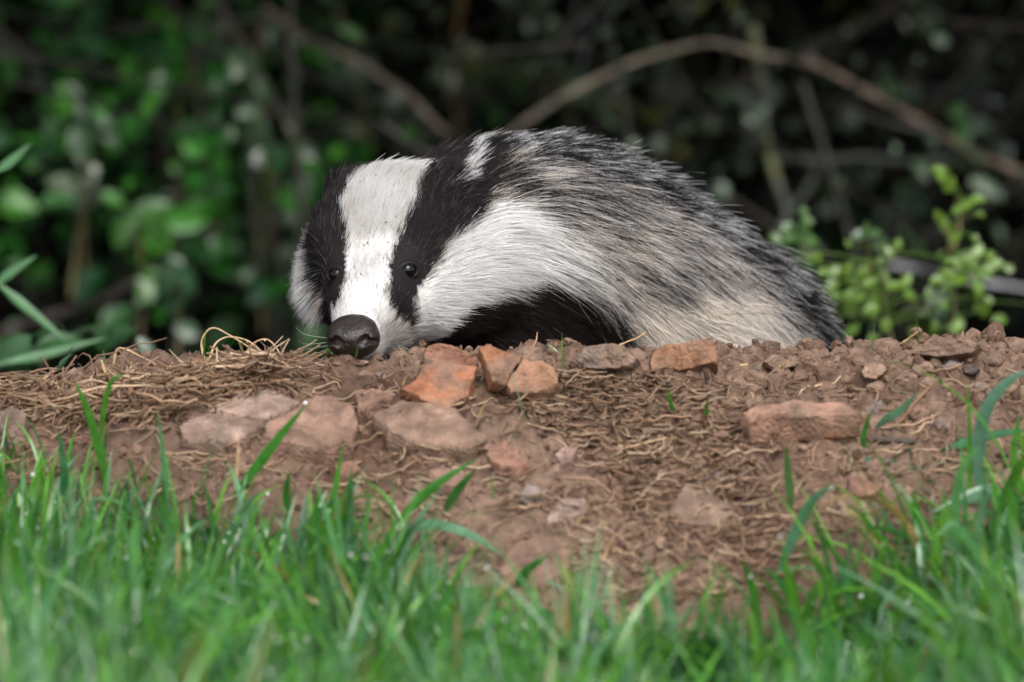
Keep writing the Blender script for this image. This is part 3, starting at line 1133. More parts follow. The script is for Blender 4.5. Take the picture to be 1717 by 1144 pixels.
PINK = (.275, .19, .15)
TAN = (.25, .15, .09)
GREY = (.22, .165, .135)
ORANGE = (.33, .125, .062)
BRICK = (.30, .135, .070)
STONES = [
    ('flat_stone', [(392, 660), (420, 655), (470, 658), (505, 668), (486, 684), (446, 703), (384, 694), (356, 686)], 'flat pinkish slab, upper of three cracked pieces beside the straw tuft', PINK, dict(thick=.016, proud=.006)),
    ('flat_stone', [(300, 712), (318, 694), (352, 688), (384, 697), (442, 706), (416, 732), (352, 742), (306, 736)], 'flat pinkish slab, lower left of three cracked pieces beside the straw tuft', PINK, dict(thick=.016, proud=.006)),
    ('flat_stone', [(448, 708), (490, 688), (512, 670), (556, 664), (590, 676), (602, 700), (592, 738), (520, 752), (436, 736)], 'reddish slab behind the long leaning grass blade, right of the crack', (.255, .155, .112), dict(thick=.018, proud=.008)),
    ('flat_stone', [(592, 660), (622, 654), (664, 657), (652, 672), (616, 688), (598, 682)], 'small pale pink slab left of the orange shard', (.30, .17, .12), dict(thick=.012)),
    ('flat_stone', [(622, 694), (660, 672), (712, 668), (764, 686), (812, 732), (786, 752), (720, 744), (650, 726)], 'broad pinkish earthy slab below the orange shard', (.25, .16, .115), dict(thick=.018, proud=.007)),
    ('brick_shard', [(668, 652), (694, 636), (706, 612), (738, 602), (796, 614), (798, 636), (784, 664), (764, 670), (744, 686), (716, 668)], 'bright orange broken brick shard lying near the mound crest', ORANGE, dict(mode='stand', thick=.014, lean=.7)),
    ('stone', [(710, 604), (712, 584), (732, 575), (764, 582), (800, 596), (800, 612), (760, 616), (720, 616)], 'rounded reddish stone on the crest under the badger chin', (.27, .13, .085), dict(mode='stand', foot=22, thick=.02, round_=.4)),
    ('brick_shard', [(805, 584), (818, 577), (848, 590), (876, 596), (862, 622), (846, 646), (824, 640)], 'rusty brown upright triangular shard on the mound crest', BRICK, dict(mode='stand', foot=22, thick=.012, lean=.35)),
    ('brick_shard', [(848, 646), (874, 604), (908, 602), (930, 616), (936, 642), (904, 658), (860, 656)], 'tan tile shard leaning right of the upright triangular shard', (.27, .145, .09), dict(mode='stand', foot=22, thick=.012, lean=.5)),
    ('stone', [(862, 596), (884, 578), (908, 584), (918, 604), (900, 618), (868, 612)], 'earthy lump on the crest with a straw stub standing behind', SOIL_PALE * 1.1, dict(mode='stand', foot=22, thick=.018, rough=.002)),
    ('stone', [(965, 604), (980, 584), (1012, 576), (1046, 580), (1066, 600), (1056, 614), (1010, 618), (972, 614)], 'greyish brown flaky stone on the crest before the dark throat', GREY, dict(mode='stand', foot=22, thick=.02)),
    ('brick_shard', [(1092, 588), (1108, 579), (1198, 566), (1204, 612), (1150, 619), (1093, 616)], 'tan squared brick fragment on the crest before the badger flank', (.31, .155, .088), dict(mode='stand', foot=22, thick=.022, lean=.1)),
    ('slate_flake', [(1008, 616), (1050, 608), (1092, 612), (1094, 622), (1040, 626), (1012, 624)], 'thin dark flake edge left of the squared brick fragment', (.09, .05, .032), dict(mode='stand', thick=.008)),
    ('slate_flake', [(962, 628), (985, 622), (1012, 634), (1006, 644), (978, 640)], 'small dark brown flake in the straw below the crest', (.10, .05, .03), dict(mode='stand', thick=.008)),
    ('flat_stone', [(1244, 690), (1270, 680), (1330, 671), (1420, 675), (1444, 690), (1428, 700), (1330, 694), (1260, 700)], 'flat pinkish slab jutting from the slope above the matted straw', (.33, .19, .135), dict(thick=.020, proud=.016)),
    ('brick_shard', [(1322, 704), (1380, 700), (1424, 706), (1430, 734), (1396, 738), (1350, 722)], 'brown block wedged beneath the jutting flat slab', (.20, .095, .05), dict(mode='stand', thick=.02)),
    ('stone', [(812, 742), (846, 734), (888, 772), (856, 786), (824, 772)], 'square reddish stone in the middle of the slope', (.24, .13, .09), dict(thick=.018, proud=.008)),
    ('stone', [(714, 788), (742, 778), (782, 792), (768, 816), (734, 812)], 'pale pink stone at the tip of the grass left of centre', (.30, .18, .135), dict(thick=.014, proud=.006)),
    ('stone', [(916, 872), (924, 848), (956, 830), (986, 838), (980, 862), (948, 872)], 'greyish pink stone half buried above the rounded foreground stone', (.26, .185, .155), dict(thick=.016, proud=.006)),
    ('stone', [(1118, 866), (1136, 832), (1152, 814), (1182, 820), (1216, 842), (1244, 866), (1236, 888), (1190, 884), (1140, 876)], 'large grey brown wedge shaped stone low on the slope', (.215, .145, .105), dict(thick=.026, proud=.010, tilt=.25)),
    ('stone', [(1092, 902), (1120, 891), (1152, 905), (1136, 916), (1106, 914)], 'small pale stone below the large wedge shaped stone', (.28, .18, .13), dict(thick=.012, proud=.005)),
    ('stone', [(836, 962), (856, 916), (884, 896), (924, 894), (958, 922), (948, 962), (906, 980), (856, 984)], 'rounded pink brown stone at the grass edge', (.25, .15, .11), dict(thick=.03, proud=.012, tilt=.3)),
    ('stone', [(868, 830), (884, 816), (908, 818), (904, 832), (882, 838)], 'small grey pebble left of the half buried greyish pink stone', (.27, .22, .20), dict(thick=.010, proud=.005)),
    ('stone', [(1598, 890), (1606, 856), (1626, 838), (1642, 852), (1638, 892), (1618, 906)], 'greyish pink stone between the grass blades at the right', (.27, .185, .155), dict(thick=.018, proud=.008)),
    ('flat_stone', [(1650, 800), (1672, 786), (1722, 784), (1730, 812), (1668, 818)], 'pale pink slab at the right edge behind the grass', (.30, .18, .14), dict(thick=.014)),
    ('stone', [(1528, 592), (1544, 574), (1572, 567), (1612, 566), (1642, 578), (1628, 594), (1570, 598)], 'long flat earthy stone along the crest at the right', SOIL_PALE * 1.2, dict(mode='stand', foot=22, thick=.02)),
    ('stone', [(1578, 616), (1594, 606), (1614, 608), (1612, 624), (1588, 626)], 'smooth blue grey pebble near the right crest', (.17, .15, .15), dict(mode='stand', thick=.012)),
    ('stone', [(1612, 618), (1630, 610), (1642, 620), (1632, 630), (1616, 628)], 'small dark pebble touching the blue grey pebble', (.05, .04, .045), dict(mode='stand', thick=.010)),
    ('stone', [(1442, 624), (1452, 608), (1478, 606), (1486, 622), (1470, 636), (1450, 636)], 'angular clay lump below the crest right of the badger rump', SOIL_PALE * 1.2, dict(mode='stand', thick=.014)),
    ('stone', [(1284, 608), (1300, 592), (1336, 598), (1340, 616), (1300, 620)], 'low clay lump on the crest under the badger rump', SOIL_PALE, dict(mode='stand', thick=.016)),
    ('stone', [(0, 690), (20, 678), (44, 694), (40, 716), (8, 722), (-8, 706)], 'greyish brown stone at the left edge of the mound', (.23, .16, .125), dict(thick=.02, proud=.008)),
    ('stone', [(1410, 702), (1436, 690), (1444, 716), (1420, 724)], 'small pink stone at the right end of the jutting slab', (.28, .16, .12), dict(thick=.012)),
    ('stone', [(1180, 720), (1206, 712), (1220, 728), (1196, 738)], 'small earthy stone in the matted straw left of the jutting slab', SOIL_PALE, dict(thick=.012)),
    ('stone', [(1420, 806), (1448, 800), (1476, 820), (1440, 834), (1420, 826)], 'reddish stone under the bent grass blade at the right', (.25, .13, .09), dict(thick=.014)),
    ('stone', [(560, 780), (584, 772), (604, 786), (588, 800), (566, 798)], 'small reddish stone below the slab right of the crack', (.24, .13, .09), dict(thick=.012)),
    ('stone', [(930, 760), (948, 744), (968, 752), (962, 774), (940, 776)], 'round pinkish pebble right of the square reddish stone', (.29, .19, .16), dict(thick=.014, proud=.007)),
]
for k, (nm, poly, lab_, colr, kw) in enumerate(STONES):
    cat = {'stone': 'stone', 'flat_stone': 'stone', 'brick_shard': 'brick', 'slate_flake': 'stone'}[nm]
    shard(nm, poly, lab_, cat, colr, seed=k * 13, **kw)

# ------------------------------------------------------------------ loose clods one can pick out along the crest
def lump(name, c, size, colr, base=ICO2, seed=0, sq=(1, 1, .8)):
    r = np.random.default_rng(seed)
    R = rand_rot(1)[0]
    v = base[0] @ R.T
    off = r.uniform(-50, 50, 3)
    v = v * (1 + 0.30 * fbm(v + off, 1.1, 3, seed)[:, None] + 0.10 * fbm(v + off, 3.5, 2, seed + 5)[:, None])
    v = np.round(v * 3.2) / 3.2 * 0.35 + v * 0.65
    v = v * size * np.array(sq) + c
    cc = np.asarray(colr) * (1 + 0.18 * fbm(v, 160, 2, seed)[:, None])
    return make_mesh(name, v, base[1], M_CLOD, np.clip(cc, .01, 1), smooth=False)


CLODS = [(1456, 584, 9), (1474, 596, 8), (1492, 590, 7), (1512, 602, 6), (1440, 600, 6), (1406, 606, 5), (1380, 600, 5), (1356, 606, 5), (1654, 590, 6), (1676, 588, 8), (1702, 590, 9), (1664, 606, 6), (1530, 612, 6), (1552, 620, 5),
         (1500, 624, 6), (1520, 640, 6), (1560, 646, 5), (1590, 650, 6), (1640, 640, 7), (1680, 630, 7), (1700, 660, 6), (1420, 640, 5), (1390, 630, 5), (1360, 640, 6), (1330, 636, 5), (1300, 640, 5), (1260, 630, 5), (1236, 644, 5), (1470, 660, 6), (1540, 672, 6), (1600, 680, 6),
         (1660, 690, 7), (1266, 660, 5), (1220, 610, 5), (1250, 606, 5), (940, 600, 5), (1075, 604, 4), (700, 612, 4), (520, 622, 4), (500, 618, 4)]
SKYLINE = {0: 'largest rounded clod on the skyline just right of the badger rump', 1: 'clod wedged right of the largest rounded clod', 2: 'small clod on the skyline between the rump and the long flat stone', 4: 'clod tucked against the end of the badger rump',
           8: 'clod at the right end of the long flat stone', 9: 'broad clod on the skyline near the right edge', 10: 'big clod on the skyline cut by the right edge', 35: 'clod before the dark chest left of the flaky stone'}
for k, (px, py, mm) in enumerate(CLODS):
    g = surf(px, py)
    right = px > 1200
    o = lump('soil_clod', g + np.array([0, 0.002, mm * 0.0001]), mm / 1000 * rng.uniform(.55, 1.2), SOIL_PALE * (0.9 + 0.35 * random.random()), seed=k)
    if k in SKYLINE:
        tag(o, SKYLINE[k], 'clod', 'clods along the right crest')
        continue
    tag(o, 'reddish brown crumbly soil clod on the right part of the mound crest' if right else 'small reddish brown soil clod on the crest beneath the badger', 'clod', 'clods along the right crest' if right else 'clods along the crest beneath the badger')

# ------------------------------------------------------------------ crumbs of soil
def scatter_px(n, x0, x1, y0, y1, fn=ground):
    """random spots on the mound (in the place's own x and y)"""
    xs = rng.uniform(x0, x1, n)
    ys = rng.uniform(y0, y1, n)
    return xs, ys, fn(xs, ys)


n = 14000
xs, ys, zs = scatter_px(n, -0.40, 0.40, -0.36, 0.05)
keep = rng.random(n) < (0.12 + 0.88 * soil_mask(xs, ys)) * (0.5 + 0.25 * sstep(-0.1, 0.25, xs))
xs, ys, zs = xs[keep], ys[keep], zs[keep]
n = len(xs)
sz = 0.0007 + (0.0030 + 0.0028 * sstep(0.02, 0.22, xs) * sstep(-0.16, -0.06, ys)) * rng.random(n) ** 3.4
R = rand_rot(n)
base = np.repeat(ICO1[0][None], n, 0)
ph = rng.uniform(0, 60, (n, 1, 3))
base = base * (1 + 0.55 * fbm(base + ph, 1.3, 2, 4)[..., None])
v = np.einsum('nij,nkj->nki', R, base) * sz[:, None, None] * rng.uniform(.45, 1.35, (n, 1, 3)) + np.stack([xs, ys, zs + sz * 0.15], -1)[:, None, :]
f = ICO1[1][None] + (np.arange(n) * len(ICO1[0]))[:, None, None]
cc = (SOIL + (SOIL_PALE * 1.15 - SOIL) * rng.random((n, 1))) * rng.uniform(0.75, 1.25, (n, 1))
gr = rng.random(n) < 0.05
cc[gr] = np.array([.20, .15, .13])
cc = np.repeat(cc, len(ICO1[0]), 0)
tag(make_mesh('soil_crumbs', v.reshape(-1, 3), f.reshape(-1, 3), M_CLOD, cc, smooth=False), 'loose crumbs of reddish soil over the mound', 'soil', kind='stuff')

# ------------------------------------------------------------------ straw
STRAW_C = np.array([[.38, .25, .155], [.28, .17, .105], [.46, .33, .22], [.20, .12, .08], [.31, .19, .12]])


def straw_mass(name, spots, label, lmin, lmax, rmin, rmax, lift=0.006, wave=0.25, dark=1.0, heading=None):
    """spots (N,2) of x,y"""
    n = len(spots)
    S = 9
    th = rng.uniform(0, 2 * np.pi, n) if heading is None else heading + rng.normal(size=n) * 0.7
    ln = rng.uniform(lmin, lmax, n)
    s = np.linspace(-.5, .5, S)
    bend = rng.normal(size=n) * wave
    k2 = rng.normal(size=n) * wave * 0.6
    ang = th[:, None] + bend[:, None] * s[None] * 4 + k2[:, None] * np.sin(s[None] * 9) + (rng.normal(size=n) * .5)[:, None] * (s[None] > rng.uniform(-.4, .4, n)[:, None])
    st = (ln / (S - 1))[:, None, None] * np.stack([np.cos(ang), np.sin(ang)], -1)
    xy = np.cumsum(st, 1)
    xy = xy - xy.mean(1, keepdims=True) + spots[:, None, :]
    z = ground(xy[..., 0], xy[..., 1])
    hgt = np.abs(rng.normal(size=n)) * lift
    tilt = rng.normal(size=n) * lift * 0.9
    z = z.mean(1, keepdims=True) * 0.65 + z * 0.35 + hgt[:, None] + tilt[:, None] * s[None] * 2 + 0.0012 + np.abs(s[None]) ** 2 * rng.normal(size=(n, 1)) * lift * 2
    z = np.maximum(z, ground(xy[..., 0], xy[..., 1]) + 0.0004)
    c = np.concatenate([xy, z[..., None]], -1)
    r = rng.uniform(rmin, rmax, n)[:, None] * (1 - 0.5 * np.abs(s[None]) * 1.2)
    v, q = tubes(c, r, 4)
    col_ = STRAW_C[rng.integers(0, len(STRAW_C), n)] * rng.uniform(0.55, 1.2, (n, 1)) * dark
    return tag(make_mesh(name, v, q, M_STRAW, np.repeat(col_, S * 4, 0)), label, 'straw', kind='stuff')


def spots_in(polys, n):
    """spots on the slope inside outlines given in photograph pixels"""
    out = []
    for poly, k in zip(polys, n):
        xs_, ys_ = [p[0] for p in poly], [p[1] for p in poly]
        cnt = 0
        corners = np.array([g_hit(*p) for p in poly])[:, :2]
        lo, hi = corners.min(0), corners.max(0)
        pl = [tuple(c) for c in corners]
        while cnt < k:
            q = rng.uniform(lo, hi)
            if inside(q[0], q[1], pl):
                out.append(q)
                cnt += 1
    return np.array(out)


mat_l = spots_in([[(180, 640), (210, 608), (300, 604), (460, 604), (480, 622), (390, 660), (300, 670), (220, 668)], [(0, 660), (120, 632), (220, 640), (260, 700), (150, 720), (0, 700)], [(200, 650), (380, 655), (330, 700), (260, 740), (180, 700)]], [460, 210, 170])
straw_mass('dry_grass', mat_l, 'pale brown dry grass matted over the left crest', .014, .075, .00025, .00085, lift=.0055, wave=.18, dark=.95)
def dry_blades(name, spots, label, lmin, lmax, wmin, wmax, lift, dark=1.0):
    n = len(spots)
    S = 8
    th = rng.uniform(0, 2 * np.pi, n)
    ln = rng.uniform(lmin, lmax, n)
    s = np.linspace(0, 1, S)
    kink = rng.uniform(.25, .8, n)
    ka = rng.normal(size=n) * .7
    ang = th[:, None] + ka[:, None] * (s[None] > kink[:, None]) + rng.normal(size=n)[:, None] * .25 * s[None]
    xy = np.cumsum((ln / (S - 1))[:, None, None] * np.stack([np.cos(ang), np.sin(ang)], -1), 1)
    xy = xy - xy.mean(1, keepdims=True) + spots[:, None, :]
    g = ground(xy[..., 0], xy[..., 1])
    z = np.maximum(g.mean(1, keepdims=True) + np.abs(rng.normal(size=(n, 1))) * lift + rng.normal(size=(n, 1)) * lift * 1.2 * (s[None] - .5), g + .0006)
    c = np.concatenate([xy, z[..., None]], -1)
    side = np.stack([-np.sin(th), np.cos(th), rng.normal(size=n) * .5], -1)[:, None, :]
    w = rng.uniform(wmin, wmax, n)[:, None] * np.clip((1 - np.abs(s - .45) ** 2 * 2.6), .1, 1)[None]
    v, q = blades(c, w, np.repeat(side, S, 1), fold=.5)
    cl = STRAW_C[rng.integers(0, len(STRAW_C), n)] * rng.uniform(.6, 1.25, (n, 1)) * dark
    return tag(make_mesh(name, v, q, M_STRAW, np.repeat(cl, S * 3, 0)), label, 'straw', kind='stuff')


dry_blades('dry_grass_leaves', mat_l[rng.choice(len(mat_l), 420, replace=False)], 'flat withered grass leaves lying through the left dry grass', .018, .060, .0006, .0019, .005)
mat_c = spots_in([[(850, 660), (960, 645), (1100, 650), (1250, 690), (1330, 740), (1300, 800), (1100, 790), (960, 760), (860, 710)], [(900, 650), (1000, 650), (960, 730), (880, 730)], [(980, 780), (1260, 780), (1300, 880), (1060, 860)]], [520, 180, 180])
straw_mass('matted_straw', mat_c[rng.random(len(mat_c)) < .6], 'brown matted straw and rootlets on the middle of the slope', .008, .048, .00025, .0010, lift=.003, wave=.24, dark=.78)
dry_blades('withered_leaves', mat_c[rng.choice(len(mat_c), 560, replace=False)], 'flat withered leaf bits in the matted straw', .008, .036, .0004, .0014, .0030, dark=.72)
mat_a = spots_in([[(0, 700), (480, 640), (860, 650), (1717, 640), (1717, 880), (1200, 1060), (700, 960), (0, 840)], [(950, 860), (1300, 860), (1350, 1000), (1000, 1040)]], [800, 220])
straw_mass('straw_litter', mat_a, 'thin straw and root bits strewn over the bare soil', .008, .045, .0003, .0009, lift=.003, wave=.5, dark=.9)


def stem(name, pix, label, r, colr, cat='straw', group=None, depth=None, n=18, taper=.5):
    """one stalk along pixels; depth: None follows the slope, else offsets towards the camera in metres per point"""
    p0 = surf(*pix[0])
    pts_ = []
    for k, (a, b) in enumerate(pix):
        if depth is None:
            pts_.append(surf(a, b) + np.array([0, -.001, .002]))
        else:
            pts_.append(P(a, b, p0[1] + depth[k]))
    c = catmull(pts_, n)
    rr = r * (1 - taper * np.linspace(0, 1, n))
    v, q = tubes(c[None], rr[None], 6)
    v = v + np.stack([fbm(v, 260, 2, s) for s in (1, 4, 8)], -1) * r * 0.18
    cols = np.asarray(colr) * (1 + 0.2 * fbm(v, 200, 2, 9)[:, None])
    return tag(make_mesh(name, v, q, M_STRAW, np.clip(cols, .01, 1)), label, cat, group)


PALE = (.52, .37, .22)
STEMS = [
    ('dry_stalk', [(342, 602), (338, 572), (356, 550), (386, 563), (432, 592)], 'tall bent straw forming the leftmost loop over the left crest', .00085, PALE, [0, 0, -.004, -.008, -.012]),
    ('dry_stalk', [(352, 600), (362, 576), (384, 565), (416, 572), (442, 592)], 'arched straw hung with droplets inside the leftmost loop', .0007, PALE, [0, .002, .002, 0, -.004]),
    ('dry_stalk', [(408, 600), (424, 577), (446, 569), (462, 582), (474, 602)], 'arched straw forming the rightmost loop over the left crest', .0008, (.45, .30, .17), [0, 0, -.004, -.008, -.01]),
    ('dry_stalk', [(190, 612), (200, 584), (240, 600), (262, 612)], 'bent straw rising at the left end of the dry grass', .0009, (.45, .30, .17), [0, 0, -.004, -.01]),
    ('dry_stalk', [(183, 646), (176, 624), (170, 604)], 'short thick pale straw stub standing at the left', .0014, (.50, .33, .17), [0, -.002, -.003]),
    ('dry_stalk', [(396, 598), (430, 588), (475, 600)], 'low straw arc just right of the looped straws', .0007, PALE, [0, -.004, -.008]),
    ('dry_stalk', [(1022, 588), (1050, 574), (1068, 567), (1083, 557)], 'thin straw leaning right before the badger throat', .0007, (.48, .32, .16), [0, 0, 0, 0]),
    ('dry_stalk', [(894, 582), (899, 570), (901, 557)], 'short straw stub standing before the badger chest', .0008, (.38, .22, .12), [0, 0, 0]),
    ('dry_stalk', [(1510, 708), (1538, 672), (1566, 640)], 'brown stalk leaning beside the wet leaf at the right', .0011, (.34, .20, .12), [0, -.006, -.01]),
    ('dry_stalk', [(1270, 828), (1284, 856), (1291, 890)], 'pale curved straw standing right of the wedge shaped stone', .0014, (.55, .42, .26), [0, -.006, -.012]),
    ('dry_stalk', [(1514, 574), (1526, 566), (1539, 556)], 'short yellowish straw sticking up from the right crest', .0007, (.42, .30, .10), [0, 0, 0]),
    ('dry_stalk', [(310, 668), (380, 700), (440, 742)], 'long straw lying across the cracked slab', .0008, PALE, None),
    ('dry_stalk', [(395, 820), (398, 780), (400, 742)], 'pale brown stalk hanging below the cracked slab', .0015, (.44, .29, .18), [0, -.004, -.006]),
    ('dry_stalk', [(1040, 760), (1110, 742), (1180, 738), (1260, 742)], 'long pale straw across the matted straw', .0009, (.42, .29, .17), None),
    ('dry_stalk', [(968, 880), (985, 850), (990, 838)], 'thin straw beside the half buried stone', .0009, (.46, .30, .17), [0, -.004, -.006]),
    ('dry_stalk', [(1010, 940), (1022, 915), (1032, 895)], 'straw bit standing above the foreground grass in the middle', .0011, (.50, .32, .18), [0, -.004, -.006]),
    ('dry_stalk', [(850, 690), (848, 705), (856, 735)], 'pale thin curved straw above the square reddish stone', .0006, (.55, .42, .30), [0, -.003, -.003]),
    ('dry_stalk', [(1240, 618), (1290, 614), (1345, 622)], 'straw lying along the crest under the badger rump', .0008, (.46, .32, .18), None),
    ('dry_stalk', [(80, 650), (140, 646), (210, 640)], 'long straw lying along the far left crest', .0008, (.44, .30, .17), None),
]
for (nm, pix, lab_, r, cl, dp) in STEMS:
    stem(nm, pix, lab_, r, cl, depth=dp)
tw = stem('twig', [(-14, 664), (10, 650), (28, 636), (46, 628)], 'dark bare twig lying at the left edge of the crest', .0030, (.055, .042, .040), cat='twig', depth=[0, 0, -.002, -.004], taper=.25)
tw.data.materials.clear()
tw.data.materials.append(M_BARK)
stem('twig', [(1086, 648), (1102, 656), (1118, 668)], 'small black twig in the soil below the squared brick', .0010, (.03, .022, .02), cat='twig')
stem('twig', [(1460, 740), (1530, 746), (1610, 742), (1660, 738)], 'dark weathered twig lying behind the wet leaves at the right', .0024, (.07, .05, .04), cat='twig')

# ------------------------------------------------------------------ lawn grass
def grass_mass(name, x, y, hmin, hmax, wmin, wmax, S, label, tone=1.0):
    n = len(x)
    z = ground(x, y)
    h = rng.uniform(hmin, hmax, n) * np.clip(0.85 + 0.75 * fbm(np.stack([x, y, 0 * x], -1), 11, 2, 44), .45, 1.4) * (1 + .28 * sstep(-.12, -.26, x) + .28 * sstep(.2, .3, x))
    az = 6.0 * fbm(np.stack([x, y, 0 * x], -1), 9, 2, 61) + rng.normal(size=n) * 0.9
    lean = np.abs(rng.normal(size=n)) * 0.42 + 0.04
    cur = np.abs(rng.normal(size=n)) * 1.05
    s = np.linspace(0, 1, S)
    el = np.pi / 2 - lean[:, None] - cur[:, None] * s[None] ** 1.5
    st = np.stack([np.cos(el) * np.cos(az)[:, None], np.cos(el) * np.sin(az)[:, None], np.sin(el)], -1) * (h / (S - 1))[:, None, None]
    c = np.cumsum(st, 1) - st[:, :1]
    c = c + np.stack([x, y, z - 0.003], -1)[:, None, :]
    prof = np.clip(np.minimum(0.55 + s * 1.5, 1.0) * (1 - s ** 2.6), 0.02, 1)
    w = (wmin + (wmax - wmin) * rng.random(n) ** 1.8)[:, None] * prof[None]
    tw_ = az + np.pi / 2 + rng.normal(size=n) * 0.7
    side = np.stack([np.cos(tw_), np.sin(tw_), np.zeros(n)], -1)[:, None, :] + rng.normal(size=(n, 1, 3)) * 0.2
    v, q = blades(c, w, np.repeat(side, S, 1))
    pal = np.array([[.075, .27, .032], [.105, .33, .028], [.055, .21, .048], [.13, .34, .036], [.085, .25, .095], [.13, .27, .14]])
    col_ = pal[rng.integers(0, len(pal), n)] * rng.uniform(0.75, 1.25, (n, 1)) * tone
    dry = rng.random(n) < 0.025
    col_[dry] = np.array([.36, .26, .09])
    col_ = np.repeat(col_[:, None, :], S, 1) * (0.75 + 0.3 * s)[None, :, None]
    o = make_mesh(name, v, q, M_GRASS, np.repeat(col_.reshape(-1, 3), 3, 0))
    return tag(o, label, 'grass', kind='stuff'), c


n = 34000
x = rng.uniform(-0.46, 0.46, n)
y = rng.uniform(-0.95, -0.10, n)
edge = np.interp(x, LAWN_X, LAWN_Y) + 0.020 * fbm(np.stack([x, y, 0 * x], -1), 22, 2, 3)
pr = sstep(0.03, -0.05, y - edge) * np.where(y < -0.6, 0.6, 1.0)
pr = pr * (0.55 + 0.45 * sstep(-0.4, 0.3, fbm(np.stack([x, y, 0 * x], -1), 14, 2, 8)))
keep = rng.random(n) < pr
x, y = x[keep], y[keep]
_, gcent = grass_mass('grass', x, y, .022, .084, .0006, .0034, 9, 'lush wet green lawn grass in the foreground')
n = 14000
x = rng.uniform(-2.2, 2.2, n)
y = rng.uniform(-3.3, -0.1, n)
keep = ((np.abs(x) > 0.46) | (y < -0.95)) & (y < np.interp(x, LAWN_X, LAWN_Y))
grass_mass('far_lawn_grass', x[keep], y[keep], .05, .10, .002, .004, 5, 'wet green lawn grass running on around the mound')
n = 520
x = rng.uniform(-0.34, 0.34, n)
y = rng.uniform(-0.22, 0.0, n)
keep = rng.random(n) < np.where(x < -0.15, .5, .16)
grass_mass('sprouting_grass', x[keep], y[keep], .008, .032, .0004, .0013, 6, 'fine short green grass sprouts scattered over the soil')

# ------------------------------------------------------------------ single grass blades that stand out
def blade(pix, label, w, colr=(.06, .22, .035), depth=None, name='grass_blade', n=14, group=None, root='surf', Y0=None, face=0.75, cat='grass blade'):
    g = g_hit(*pix[0])
    y0 = g[1] if Y0 is None else Y0
    pts_ = [P(a, b, y0 + (depth[k] if depth else -0.010 * k)) for k, (a, b) in enumerate(pix)]
    c = catmull(pts_, n)[None]
    s = np.linspace(0, 1, n)
    prof = np.clip(np.minimum(0.12 + s * 2.6, 1.0) * (1 - s ** 3.2), 0.03, 1)
    t_ = norm(np.gradient(c, axis=1))
    side = np.cross(t_, np.array([0, -face, 1 - face]))
    v, q = blades(c, w * prof[None], side, fold=.3)
    cols = np.asarray(colr) * (1 + 0.15 * fbm(v, 90, 2, 3)[:, None])
    return tag(make_mesh(name, v, q, M_GRASS, np.clip(cols, .01, 1)), label, cat, group)


